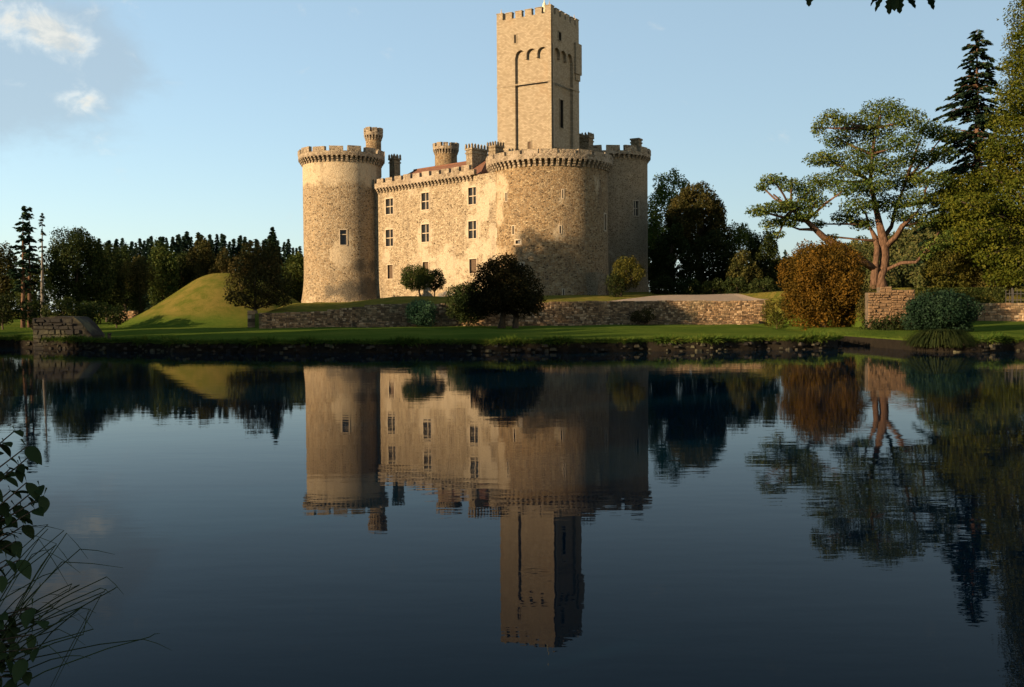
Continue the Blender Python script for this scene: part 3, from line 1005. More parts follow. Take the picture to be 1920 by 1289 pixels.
def wall_run(name, pts, zb, zt, label, seed, thick=0.55, course=0.2, pieces=False, coping=True, group=None, jag=0.0, rough=1.0):
    """rubble wall along a plan polyline with real stones; zb/zt are functions of x"""
    rng = random.Random(seed)
    mx, my = pts[0]
    o = Vector((mx, my, zb(mx)))
    e = empty(name, o, label, 'wall', group)
    core, st = MB(), MB()
    stones = []
    for (x0, y0), (x1, y1) in zip(pts, pts[1:]):
        L = math.hypot(x1 - x0, y1 - y0)
        ax = ((x1 - x0) / L, (y1 - y0) / L)
        n = (-ax[1], ax[0])                      # inward: away from the camera
        ns = max(1, int(L / (1.2 if not jag else 0.75)))
        for k in range(ns):
            ua, ub_ = L * k / ns, L * (k + 1) / ns
            xa, xb = x0 + ax[0] * ua, x0 + ax[0] * ub_
            b, tt = min(zb(xa), zb(xb)) - 0.35, (zt(xa) + zt(xb)) / 2 - (rng.uniform(0, jag) if jag else 0)
            c = (x0 + ax[0] * (ua + ub_) / 2 + n[0] * (thick / 2), y0 + ax[1] * (ua + ub_) / 2 + n[1] * (thick / 2), (b + tt) / 2)
            core.box(c, (ub_ - ua) / 2 + 0.004, thick / 2 - 0.002 * (k % 2), (tt - b) / 2 - 0.02 - 0.003 * (k % 2), ax)
            v = b
            while v < tt - 0.05:
                h = course * rng.uniform(0.7, 1.45)
                if v + h > tt - 0.08: h = tt - v
                u = ua
                while u < ub_ - 0.02:
                    wd = course * rng.uniform(0.9, 2.6)
                    if u + wd > ub_ - course * 0.5: wd = ub_ - u
                    dst = MB() if pieces else st
                    stone_block(dst, (x0, y0, 0), ax, n, u, u + wd - 0.02, v, v + h - 0.02, rng.uniform(0.02, 0.085) * rough, rng, 0.03 * rough ** 0.5)
                    if pieces: stones.append(dst)
                    u += wd
                v += h
    core.build('wall_core', M_GW, e, o)
    if pieces:
        for s_ in stones: s_.build('stone', M_STONE, e, o)
    else:
        tag(st.build('wall_stones', M_STONE, e, o), kind='stuff')
    return e


def line(xa, xb, n, off=0.0): return [(x, yt(x) + off) for x in np.linspace(xa, xb, n)]


tw = wall_run('terrace_wall', line(-24.9, 26.4, 42, -0.42), lambda x: zlow(x, yt(x)), lambda x: zter(x, yt(x) + 0.6) + 0.05 + 0.06 * math.sin(x * 1.7), 'long low rubble retaining wall below the castle lawn', 3, course=0.17)
# low footing course in front of the wall
rngf = random.Random(8)
foot = wall_run('wall_footing', [(x, yt(x) - 1.25) for x in np.linspace(-15.5, 25.5, 30)], lambda x: zlow(x, yt(x) - 1.5) - 0.1, lambda x: zlow(x, yt(x)) + 0.34 + 0.12 * math.sin(x * .8),
                'knee-high rubble footing running along the foot of the retaining wall', 9, 0.8, 0.18)
# ruined wall right of the orange bush: large stones one by one
wall_run('ruined_wall', [(28.3, 79.1), (32.0, 79.1)], lambda x: 1.2, lambda x: 4.4 + 0.1 * math.sin(x * 5) - 0.9 * ss(29.2 - x, 0, 0.9), 'sunlit broken rubble wall standing in front of the oak trunk', 21, 0.7, 0.20, True, jag=0.3, rough=2.2)
wall_run('garden_wall', [(38.6, 94.6), (60, 94.6)], lambda x: zlow(x, 94), lambda x: 3.12, 'low rubble wall at the far right under the clipped hedge', 23, 0.45, 0.22)
# gate pier at the left end
pz = at(472, 603, 103.0)
pb = zlow(pz.x, 103)
wall_run('gate_pier', [(pz.x - 0.42, 103), (pz.x + 0.42, 103)], lambda x: pb, lambda x: pb + 1.75, 'short square stone pier left of the retaining wall', 25, 0.8, 0.3)


# dark masonry block standing in the water's edge at the far left
def sluice():
    rng = random.Random(31)
    c = at(118, 632, 77.5)
    o = Vector((c.x, c.y, -0.4))
    e = empty('sluice_block', o, 'dark weathered masonry block standing in the water at the left shore', 'masonry')
    mb = MB()
    poly = [(-2.2, -0.5), (-2.25, 2.35), (-0.6, 2.5), (0.95, 2.45), (1.5, 2.0), (2.3, 1.0), (2.35, -0.5)]
    mb.prism(poly, (c.x, c.y - 0.2, 0), (1, 0, 0), (0, 0, 1), (0, 1, 0), 2.6)
    mb.build('block_core', M_BANKSTONE, e, o)
    bm_ = stonemat('old_block_stone', [(0, (0.010, 0.009, 0.008)), (0.6, (0.026, 0.024, 0.021)), (1, (0.06, 0.054, 0.048))])
    v = -0.35
    while v < 2.3:
        h = rng.uniform(0.2, 0.46)
        u = -2.2 + rng.uniform(0, 0.1)
        while u < 2.15:
            wd = rng.uniform(0.28, 0.85)
            lim = np.interp(u + wd, [0.9, 1.5, 2.3], [2.45, 2.0, 1.0])
            if v + h < lim + 0.12 and u + wd < 2.35:
                s_ = MB()
                stone_block(s_, (c.x, c.y - 0.2, 0), (1, 0), (0, 1), u, u + wd - 0.04, v, v + h - 0.04, rng.uniform(0.03, 0.22), rng, 0.06)
                s_.build('stone', bm_, e, o)
            u += wd
        v += h


sluice()


# stones of the undercut bank
def shore_stones():
    rng = random.Random(41)
    mb = MB()
    for x in np.arange(-44, 62, 0.24):
        x = x + rng.uniform(-.2, .2)
        if 22.3 < x < 25.2: continue
        y = ys(x) + rng.uniform(-0.22, 0.06)
        s_ = rng.uniform(0.05, 0.15)
        z = rng.uniform(0.0, 0.5)
        a = rng.uniform(0, PI)
        mb.box((x, y, z), s_ * rng.uniform(0.8, 1.6), s_, s_ * rng.uniform(0.4, 0.8), (math.cos(a), math.sin(a)), rng.uniform(0.6, 0.9))
    tag(mb.build('shore_stones', M_BANKSTONE), 'dark stones along the undercut far bank', 'stones', kind='stuff')


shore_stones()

# ------------------------------------------------------------------ plants
L_DARK = leafmat('leaf_dark_green', (0.0080, 0.0144, 0.0048), (0.0208, 0.0304, 0.0088), (0.0360, 0.0440, 0.0128))
L_MID = leafmat('leaf_mid_green', (0.0166, 0.0282, 0.0075), (0.0373, 0.0530, 0.0124), (0.0662, 0.0745, 0.0182))
L_OLIVE = leafmat('leaf_olive', (0.0209, 0.0223, 0.0067), (0.0446, 0.0416, 0.0119), (0.0707, 0.0595, 0.0186))
L_OAK = leafmat('leaf_oak', (0.0260, 0.0450, 0.0100), (0.0620, 0.0880, 0.0180), (0.1050, 0.1150, 0.0260))
L_BEECH = leafmat('leaf_beech', (0.0335, 0.0512, 0.0060), (0.0668, 0.0853, 0.0097), (0.1040, 0.1108, 0.0145))
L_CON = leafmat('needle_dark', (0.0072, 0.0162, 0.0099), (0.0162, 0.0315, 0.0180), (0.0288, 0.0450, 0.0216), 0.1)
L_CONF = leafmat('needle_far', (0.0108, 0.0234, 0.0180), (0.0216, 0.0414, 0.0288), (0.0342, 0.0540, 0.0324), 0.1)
L_ORANGE = leafmat('leaf_orange_brown', (0.0398, 0.0211, 0.0042), (0.0701, 0.0328, 0.0050), (0.0982, 0.0463, 0.0084))
L_TEAL = leafmat('leaf_blue_green', (0.0153, 0.0382, 0.0229), (0.0357, 0.0765, 0.0433), (0.0638, 0.1148, 0.0612))
L_TEALD = leafmat('leaf_blue_green_dark', (0.006, 0.014, 0.008), (0.012, 0.026, 0.014), (0.022, 0.040, 0.020))
L_YEW = leafmat('leaf_yew', (0.0076, 0.0088, 0.0031), (0.0176, 0.0164, 0.0050), (0.0347, 0.0265, 0.0076), 0.12)
L_GOLD = leafmat('leaf_yellow_green', (0.0330, 0.0360, 0.0072), (0.0600, 0.0570, 0.0108), (0.0900, 0.0780, 0.0150))
L_WHITE = leafmat('petal_white', (0.55, 0.52, 0.46), (0.68, 0.65, 0.58), (0.75, 0.72, 0.66), 0.2)
B_DARK = barkmat('bark_dark', (0.030, 0.022, 0.015), (0.065, 0.048, 0.032))
B_WARM = barkmat('bark_warm', (0.040, 0.022, 0.013), (0.115, 0.066, 0.040))
B_GREY = barkmat('bark_grey', (0.07, 0.06, 0.05), (0.15, 0.13, 0.105))


DK, SK = 3.9, 0.72


def unit(rng, n):
    v = rng.normal(size=(n, 3))
    return v / np.linalg.norm(v, axis=1)[:, None]


def cards(P, A, N, L, W):
    """folded leaf-shaped cards: centres P, long axes A, normals N, lengths L, widths W"""
    B = np.cross(N, A)
    B /= np.maximum(np.linalg.norm(B, axis=1)[:, None], 1e-6)
    h, k = (A * L[:, None] / 2), (B * W[:, None] / 2)
    lift = N * (W[:, None] * 0.18)
    V = np.stack([P - h, P + k + lift - h * 0.1, P + h, P - k + lift - h * 0.1], 1)
    return V.reshape(-1, 3)


def leaf_shell(rng, lobes, dens, size, out=0.7, lo=0.5, aspect=0.6, flat=0.0):
    """leaf clumps spread through the outer volume of lumpy lobes"""
    res = []
    for (cx, cy, cz, rx, ry, rz) in lobes:
        a = 4 * PI * ((rx * ry) ** 1.6 / 3 + (rx * rz) ** 1.6 / 3 + (ry * rz) ** 1.6 / 3) ** (1 / 1.6)
        n = max(12, int(a * dens * DK))
        D = unit(rng, n)
        ph = rng.uniform(0, 6.28, 4)
        lump = 1 + 0.13 * np.sin(D[:, 0] * 5 + ph[0]) * np.sin(D[:, 1] * 5 + ph[1]) + 0.11 * np.sin(D[:, 2] * 7 + ph[2]) * np.sin(D[:, 0] * 8 + ph[3])
        rad = (lo + (1.06 - lo) * rng.uniform(0, 1, n) ** 0.55) * lump
        # twigs that stick out of the outline
        tw_ = rng.uniform(0, 1, n) < 0.06
        rad = np.where(tw_, rad * rng.uniform(1.03, 1.22, n), rad)
        P = np.array([cx, cy, cz]) + D * rad[:, None] * np.array([rx, ry, rz])
        N = D * out + unit(rng, n) * 0.75 + np.array([0, 0, flat])
        N /= np.linalg.norm(N, axis=1)[:, None]
        A = np.cross(N, unit(rng, n))
        A /= np.maximum(np.linalg.norm(A, axis=1)[:, None], 1e-6)
        s = size * SK * rng.uniform(0.6, 1.35, n)
        res.append(cards(P, A, N, s, s * aspect))
    return np.concatenate(res)


def auto_lobes(rng, c, r, n, fr=0.42, spread=0.62):
    out = []
    for i in range(n):
        z = 1 - 2 * (i + 0.5) / n
        a = i * 2.39996 + rng.uniform(-.4, .4)
        q = math.sqrt(max(0, 1 - z * z))
        s = spread * rng.uniform(0.75, 1.12)
        k = fr * rng.uniform(0.75, 1.25)
        out.append((c[0] + q * math.cos(a) * r[0] * s, c[1] + q * math.sin(a) * r[1] * s, c[2] + z * r[2] * s, r[0] * k, r[1] * k, r[2] * k * 0.95))
    return out


def limbs(rng, base, lobes, h0, tr, nl=10, fork=0.35, lean=(0, 0)):
    """tapered trunk with bent limbs that reach into the lobes"""
    mb = MB()
    top = max(l[2] for l in lobes)
    cx, cy = np.mean([l[0] for l in lobes]), np.mean([l[1] for l in lobes])
    b = Vector(base)
    hh = top - b.z
    pts, rad = [], []
    for k in range(9):
        f = k / 8
        pts.append((b.x + (cx - b.x) * f ** 1.4 + rng.normal() * 0.012 * hh * (f > 0) , b.y + (cy - b.y) * f ** 1.4 + rng.normal() * 0.012 * hh * (f > 0), b.z - 0.3 + (hh * 0.92 + 0.3) * f))
        rad.append(tr * (1.35 if k == 0 else 1.0) * (1 - f * 0.88))
    mb.tube(pts, rad, 8)
    sel = sorted(range(len(lobes)), key=lambda i: -lobes[i][3])[:nl]
    for i in sel:
        l = Vector(lobes[i][:3])
        f = min(0.85, max(fork * 0.8, (l.z - b.z) / hh - 0.28 + rng.uniform(-.05, .05)))
        k = f * 8
        a0 = Vector(pts[int(k)]).lerp(Vector(pts[min(8, int(k) + 1)]), k - int(k))
        r0 = tr * (1 - f * 0.88) * 0.55
        mid = a0.lerp(l, 0.5) + Vector((rng.normal() * 0.3, rng.normal() * 0.3, -0.06 * (l - a0).length))
        mb.tube([a0, mid, l, l + (l - mid) * 0.35], [r0, r0 * 0.62, r0 * 0.32, r0 * 0.08], 6)
    return mb


def plant(name, label, cat, base, lobes, leaf, dens, size, bark=B_DARK, tr=0.25, seed=1, group=None, nl=10, out=0.7, lo=0.5, crown='crown', trunk='trunk', aspect=0.6, flat=0.0, fork=0.35):
    rng = np.random.default_rng(seed)
    b = Vector(base)
    e = empty(name, b, label, cat, group)
    limbs(rng, b, lobes, 0, tr, nl, fork).build(trunk, bark, e, b, True)
    V = leaf_shell(rng, lobes, dens, size, out, lo, aspect, flat) - np.array(b)
    link(crown, mesh_quads(crown, V, leaf), e)
    return e


def copy_tree(src, loc, rz, s, label=None, group=None):
    c = src.copy()
    COL.objects.link(c)
    c.location, c.rotation_euler, c.scale = loc, (0, 0, rz), s
    if label: c['label'] = label
    if group: c['group'] = group
    for ch in src.children:
        d = ch.copy()
        COL.objects.link(d)
        d.parent = c
    return c


def base_at(px, D):
    x = at(px, 600, D).x
    return Vector((x, D, gz(x, D)))


def px_lobes(L, D, rng, jit=0.0, dk=1.0):
    """(px,py,rx_px,ry_px[,dD]) -> lobes at the distance of the thing they belong to"""
    out = []
    for q in L:
        dd = D + (q[4] if len(q) > 4 else (rng.uniform(-jit, jit) if jit else 0))
        p = at(q[0], q[1], dd)
        k = dd / F
        out.append((p.x, p.y, p.z, q[2] * k, q[2] * k * dk, q[3] * k))
    return out


def ell(pl, pr, pt, pb, D, rng, n, fr=0.42, spread=0.74):
    c = at((pl + pr) / 2, (pt + pb) / 2, D)
    k = D / F
    return auto_lobes(rng, c, ((pr - pl) / 2 * k, (pr - pl) / 2 * k, (pb - pt) / 2 * k), n, fr, spread)


G = np.random.default_rng(77)


def btree(name, label, pl, pr, pt, pb, D, leaf, n=22, dens=9, size=0.38, bx=None, tr=0.3, seed=1, group=None, fr=0.36, cat='tree', bark=B_DARK, **kw):
    rng = np.random.default_rng(seed)
    return plant(name, label, cat, base_at(bx or (pl + pr) / 2, D), ell(pl, pr, pt, pb, D, rng, n, fr), leaf, dens, size, bark, tr, seed, group, **kw)


def conifer(name, label, px, pt, D, R_px, leaf, seed, nwh=26, nbr=7, dens=9, droop=0.25, cb=0.12, size=0.5, tr=0.3, group=None, gap=0.0, bark=B_DARK, power=0.85, loc=None, h=None, Rm=None):
    """whorls of drooping boughs, each carrying flat sprays of needles"""
    rng = np.random.default_rng(seed)
    if loc is None:
        b = base_at(px, D)
        top = at(px, pt, D)
        h, Rm = top.z - b.z, R_px * D / F
        lean = top.x - b.x
    else:
        b, lean = Vector(loc), 0
    e = empty(name, b, label, 'tree', group)
    mb = MB()
    mb.tube([(lean * f, 0, -0.3 + (h + 0.2) * f) for f in np.linspace(0, 1, 8)], [tr * (1.3 - 1.27 * f) for f in np.linspace(0, 1, 8)], 7)
    P, A, N, L = [], [], [], []
    for i in range(nwh):
        f = f0 = cb + (1 - cb) * (i + rng.uniform(-.3, .3)) / nwh
        rr = Rm * max(0.03, (1 - f)) ** power * rng.uniform(0.75, 1.15)
        if f < cb + 0.12: rr *= 0.75
        for k in range(nbr):
            if rng.uniform() < gap: continue
            a = rng.uniform(0, 2 * PI)
            f = min(0.985, max(cb, f0 + rng.uniform(-0.7, 0.7) * (1 - cb) / nwh))
            ln = rr * rng.uniform(0.55, 1.15)
            d = np.array([math.cos(a), math.sin(a), 0.0])
            rise = rng.uniform(-0.1, 0.2)
            z0 = h * f
            if ln > 0.8:
                q = [Vector((lean * f, 0, z0)), Vector((lean * f + d[0] * ln * .5, d[1] * ln * .5, z0 + ln * (rise - droop * .25))), Vector((lean * f + d[0] * ln, d[1] * ln, z0 + ln * (rise - droop)))]
                mb.tube(q, [0.05 + ln * 0.012, 0.03 + ln * .006, 0.01], 4, False)
            m = max(8, int(ln * dens * 2.6))
            s = np.sqrt(rng.uniform(0.03, 1, m))
            side = rng.normal(size=m) * 0.16 * ln * (1.15 - s)
            perp = np.array([-d[1], d[0], 0])
            pp_ = d[None] * (ln * s)[:, None] + perp[None] * side[:, None]
            pp_[:, 0] += lean * f
            pp_[:, 2] = z0 + ln * (rise * s - droop * s ** 2) - np.abs(side) * 0.35 + rng.normal(size=m) * 0.05
            P.append(pp_)
            ax = d[None] + perp[None] * (np.sign(side) * rng.uniform(0.2, 0.9, m))[:, None]
            ax[:, 2] += -0.35 + rng.normal(size=m) * 0.25
            A.append(ax / np.linalg.norm(ax, axis=1)[:, None])
            nn_ = np.array([0, 0, 1.0])[None] + rng.normal(size=(m, 3)) * 0.45
            N.append(nn_ / np.linalg.norm(nn_, axis=1)[:, None])
            L.append(size * rng.uniform(0.6, 1.3, m))
    P, A, N, L = map(np.concatenate, (P, A, N, L))
    mb.build('trunk', bark, e, (0, 0, 0), True)
    link('crown', mesh_quads('crown', cards(P, A, N, L, L * 0.5), leaf), e)
    return e


# --- left background
far_g = 'spruces of the far conifer wood'
far_l = 'tall dark spruce in the dense far row behind the grassy mound'
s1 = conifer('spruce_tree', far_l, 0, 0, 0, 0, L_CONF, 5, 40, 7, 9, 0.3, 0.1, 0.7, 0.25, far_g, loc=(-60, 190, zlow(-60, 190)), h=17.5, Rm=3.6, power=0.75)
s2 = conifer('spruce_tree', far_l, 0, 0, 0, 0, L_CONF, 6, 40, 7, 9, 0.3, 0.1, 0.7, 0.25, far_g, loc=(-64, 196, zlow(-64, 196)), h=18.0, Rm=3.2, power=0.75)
rr_ = random.Random(2)
for i in range(50):
    px = 186 + 386 * (i + rr_.uniform(-.4, .4)) / 50
    D = rr_.uniform(185, 215)
    b = base_at(px, D)
    top = np.interp(px, [186, 260, 340, 430, 500, 545, 575], [452, 446, 438, 444, 448, 452, 470]) + rr_.uniform(-6, 9)
    h = at(px, top, D).z - b.z
    src, hh = ((s1, 17.5), (s2, 18.0))[i % 2]
    k = h / hh
    if i < 2:
        src.location, src.rotation_euler, src.scale = b, (0, 0, i), (k, k, k)
    else:
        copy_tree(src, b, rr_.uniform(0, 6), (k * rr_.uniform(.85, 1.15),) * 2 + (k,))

conifer('pine_tree', 'tall sparse pine at the far left with a bare reddish trunk', 43, 383, 112, 30, L_CON, 11, 34, 5, 7, 0.15, 0.30, 0.55, 0.22, None, 0.30, B_WARM, 0.5)
conifer('pine_tree', 'slender sparse pine just right of the tall bare-trunked one', 55, 388, 113, 27, L_CON, 12, 34, 5, 7, 0.15, 0.32, 0.5, 0.2, None, 0.38, B_WARM, 0.5)
conifer('dead_pine', 'thin half-dead pine with few needles left of the round dark tree', 79, 397, 111, 17, L_CON, 13, 26, 4, 4, 0.2, 0.25, 0.42, 0.2, None, 0.45, B_GREY, 0.5)
btree('broadleaf_tree', 'leafy tree at the left picture edge beside the sparse pines', -45, 42, 455, 600, 126, L_OLIVE, 20, 8, 0.4, seed=14)
btree('broadleaf_tree', 'small leafy tree under the two sparse pines', 25, 100, 492, 602, 124, L_MID, 16, 8, 0.38, seed=15)
btree('broadleaf_tree', 'big round dark tree near the shore above the masonry block', 92, 200, 420, 603, 132, L_DARK, 30, 10, 0.36, seed=16, fr=0.33)
btree('broadleaf_tree', 'dark tree rising just right of the big round one', 170, 236, 452, 598, 142, L_DARK, 18, 9, 0.38, seed=17)
btree('ivy_tree', 'narrow ivy-clad tree with a leafy trunk left of the mound', 232, 290, 480, 560, 139, L_OLIVE, 14, 10, 0.3, bx=263, seed=18, fr=0.4)
e_ = plant('ivy_column', 'thick dark ivy wrapped round the trunk left of the mound', 'ivy', base_at(263, 138.5), [(*at(263, y, 138.5), 0.85, 0.85, 1.1) for y in range(500, 604, 13)], L_DARK, 14, 0.26, tr=0.2, seed=19)
for i, (pl, pr, pt, D, lf) in enumerate(((275, 335, 452, 150, L_MID), (318, 372, 466, 158, L_DARK), (352, 410, 448, 155, L_OLIVE), (392, 440, 470, 150, L_OLIVE), (205, 262, 462, 150, L_DARK))):
    btree('broadleaf_tree', ['leafy tree in front of the far spruces above the foot of the mound', 'dark low tree in front of the spruces, left of the olive one', 'olive tree before the spruces above the mound crest', 'small olive tree peeping over the top of the mound',
                             'dark tree before the spruces behind the ivy-clad trunk'][i], pl, pr, pt, 592, D, lf, 18, 7, 0.45, seed=30 + i, group='trees before the far wood')
for i, (pl, pr, pt, D) in enumerate(((-30, 40, 552, 100), (30, 90, 560, 101), (85, 150, 556, 100), (140, 205, 560, 103), (196, 240, 572, 108), (280, 330, 566, 117))):
    btree('shrub', ['low dark shrub at the left edge behind the shore', 'dark shrub under the half-dead pine', 'dark shrub behind the masonry block', 'dark shrub right of the masonry block', 'small dark shrub left of the ivy-clad trunk', 'low green shrub at the left foot of the mound'][i],
          pl, pr, pt, 612, D, L_DARK, 12, 8, 0.34, seed=40 + i, cat='shrub', group='shrubs along the left shore', tr=0.1)
ol_ = [(475, 472, 22, 20), (455, 500, 26, 22), (500, 498, 28, 24), (450, 535, 28, 24), (490, 530, 34, 28), (524, 532, 24, 26), (445, 560, 22, 14), (485, 562, 34, 15), (525, 560, 22, 15), (508, 474, 18, 18), (480, 500, 26, 26)]
plant('broadleaf_tree', 'olive-green tree on the mound left of the round tower', 'tree', base_at(474, 106), px_lobes(ol_, 106, np.random.default_rng(50), 1.5), L_OLIVE, 9, 0.34, B_DARK, 0.22, 50)
conifer('spruce_tree', 'lone spruce with a bare tip between the olive tree and the round tower', 511, 427, 122, 34, L_CON, 51, 36, 6, 8, 0.25, 0.1, 0.5, 0.22, None, 0.1)
btree('broadleaf_tree', 'green tree close against the left side of the round tower', 522, 588, 475, 575, 150, L_MID, 18, 8, 0.42, seed=52)
# low sunlit wall seen between the trunks
bw = at(232, 592, 146)
wall_run('field_wall', [(bw.x - 2.6, 146), (bw.x + 4.2, 146)], lambda x: zlow(x, 146), lambda x: zlow(x, 146) + 1.6, 'low sunlit field wall glimpsed between the dark trunks at left', 61, 0.5, 0.25)

# --- on the castle terrace
btree('topiary_tree', 'clipped dome-shaped tree before the curtain wall', 752, 812, 497, 546, 119, L_MID, 26, 22, 0.22, bx=788, seed=60, fr=0.36, tr=0.14, flat=0.3)
btree('topiary_tree', 'smaller darker dome-shaped tree right of the clipped dome', 800, 835, 506, 546, 120.5, L_DARK, 16, 22, 0.22, bx=815, seed=62, fr=0.38, tr=0.1, flat=0.3)
fb = base_at(836, 116)
plant('white_shrub', 'small shrub covered in white blooms at the foot of the curtain wall', 'shrub', fb, px_lobes([(828, 554, 7, 4), (838, 551, 8, 5), (846, 553, 6, 4)], 116, G), L_WHITE, 40, 0.12, tr=0.04, seed=64)
btree('shrub', 'yellow-green shrub on a short stem before the right tower', 1146, 1209, 479, 546, 116, L_GOLD, 20, 16, 0.24, bx=1164, seed=66, fr=0.36, tr=0.14, cat='shrub')
btree('shrub', 'dark shrub left of the yellow-green one at the porch', 1136, 1172, 508, 562, 114.6, L_DARK, 14, 16, 0.24, bx=1156, seed=67, tr=0.08, cat='shrub')

# --- on the lawn before the wall
G2 = np.random.default_rng(3)
yl = [(942, 500, 26, 22), (915, 520, 28, 24), (975, 522, 30, 26), (945, 530, 34, 30), (905, 545, 30, 26), (990, 548, 30, 28), (940, 560, 40, 30), (975, 568, 36, 26), (905, 570, 30, 24), (1000, 572, 22, 20), (930, 512, 30, 26, -2), (960, 545, 34, 30, -2.2), (925, 560, 30, 24, -2), (985, 560, 26, 22, -1.5), (962, 512, 22, 22, 1.5), (925, 500, 14, 12), (956, 488, 14, 12)]
plant('yew_tree', 'large dark rounded tree with twin trunks on the lawn before the broad tower', 'tree', base_at(940, 93), px_lobes(yl, 93, G2, 1.2), L_YEW, 16, 0.27, B_DARK, 0.34, 70, nl=12)
tt_ = MB()
b2 = base_at(966, 92.6)
tt_.tube([(0, 0, -0.3), (0.1, 0, 1.2), (-0.2, 0.2, 2.4)], [0.34, 0.24, 0.2], 8)
st_ = [o for o in bpy.data.objects if o.name.startswith('yew_tree')][0]
o_ = tt_.build('trunk', B_DARK, st_)
o_.location = b2 - Vector(st_.location)
btree('shrub', 'bright blue-green rounded shrub against the retaining wall', 760, 818, 559, 614, 99.3, L_TEAL, 22, 20, 0.2, seed=72, fr=0.4, tr=0.1, cat='shrub')
btree('shrub', 'dark green shrub between the blue-green shrub and the big dark tree', 838, 918, 532, 608, 98.8, L_DARK, 24, 15, 0.26, seed=74, fr=0.36, tr=0.12, cat='shrub')
btree('shrub', 'small shrub growing on the wall below the right tower', 1180, 1234, 578, 606, 100.8, L_OLIVE, 12, 18, 0.2, seed=76, tr=0.06, cat='shrub')
ol = ell(1456, 1630, 449, 600, 84, np.random.default_rng(78), 60, 0.27, 0.74)
plant('orange_shrub', 'huge rounded orange-brown shrub on the right lawn', 'shrub', base_at(1545, 84), ol + px_lobes([(1510, 590, 34, 26), (1545, 592, 40, 26), (1590, 592, 36, 26), (1540, 540, 60, 60)], 84, G2), L_ORANGE, 15, 0.25, B_DARK, 0.3, 78, nl=14)
btree('shrub', 'small olive shrub at the left foot of the orange-brown one', 1426, 1488, 556, 614, 90, L_GOLD, 16, 16, 0.22, seed=80, tr=0.08, cat='shrub')
btree('shrub', 'olive bramble filling the gap between the orange-brown shrub and the ruined wall', 1606, 1652, 540, 616, 80.5, L_OLIVE, 16, 13, 0.24, seed=89, tr=0.06, cat='shrub')
btree('shrub', 'dark rounded blue-green shrub at the far right waterside', 1694, 1836, 544, 632, 75, L_TEALD, 44, 15, 0.24, seed=82, fr=0.32, tr=0.15, cat='shrub')
for i, (pl, pr, pt, pb, D) in enumerate(((1632, 1692, 594, 636, 77.4), (1676, 1720, 586, 634, 77), (1640, 1690, 614, 655, 76.4), (1612, 1650, 595, 650, 78))):
    btree('shrub', ['dark bramble in the inlet below the ruined wall', 'dark bush at the right end of the ruined wall', 'dark bramble hanging over the inlet water', 'dark bramble under the orange-brown shrub'][i], pl, pr, pt, pb, D, L_DARK, 14, 13, 0.24, seed=84 + i, tr=0.06, cat='shrub', group='brambles round the inlet')

# --- right of the castle
rs = np.random.default_rng(90)
r1 = ell(1206, 1308, 318, 500, 168, rs, 60, 0.2, 0.82)
plant('broadleaf_tree', 'tall airy tree right behind the right tower', 'tree', base_at(1262, 168), r1, L_OAK, 3.6, 0.5, B_GREY, 0.35, 90, nl=24)
r2 = ell(1246, 1368, 348, 480, 150, np.random.default_rng(91), 60, 0.22, 0.80)
plant('umbrella_pine', 'very dark dome-topped tree with a thick black trunk', 'tree', base_at(1312, 150), r2, L_OLIVE, 8, 0.42, B_DARK, 0.7, 91, nl=20, fork=0.5)
for i, (pl, pr, pt, D, lf, dn) in enumerate(((1342, 1432, 402, 152, L_OAK, 6), (1400, 1466, 428, 140, L_DARK, 9), (1214, 1302, 418, 146, L_DARK, 8), (1286, 1388, 430, 140, L_DARK, 8), (1360, 1425, 470, 136, L_OLIVE, 8))):
    btree('broadleaf_tree', ['airy green tree right of the dark dome-topped tree', 'dense dark tree behind the left limb of the oak', 'dark low tree against the right tower', 'dark low tree beneath the dome-topped tree', 'olive low tree behind the gravel drive'][i],
          pl, pr, pt, 562, D, lf, 26, dn, 0.42, seed=92 + i, fr=0.28, group='trees right of the castle')
for i, (pl, pr, D) in enumerate(((1218, 1268, 134), (1262, 1318, 133), (1312, 1362, 132), (1356, 1410, 130), (1400, 1462, 128))):
    btree('shrub', ['dark low shrub at the foot of the right tower, behind the gravel drive', 'low shrub behind the gravel drive, second from the right tower', 'low shrub under the dome-topped tree behind the gravel drive', 'low shrub behind the gravel drive, right of the dome-topped tree', 'low shrub behind the right end of the gravel drive'][i], pl, pr, 515 + 4 * (i % 3), 566, D, L_DARK, 12, 9, 0.34, seed=100 + i, cat='shrub', group='shrubs behind the gravel drive', tr=0.08)
btree('broadleaf_tree', 'dark tree half hidden behind the right edge of the right tower', 1190, 1262, 400, 560, 182, L_DARK, 26, 7, 0.5, seed=98, fr=0.28)
conifer('spruce_tree', 'small distant spruce tip showing left of the orange-brown shrub', 1472, 466, 200, 22, L_CONF, 105, 18, 6, 6, 0.3, 0.1, 0.6, 0.2)

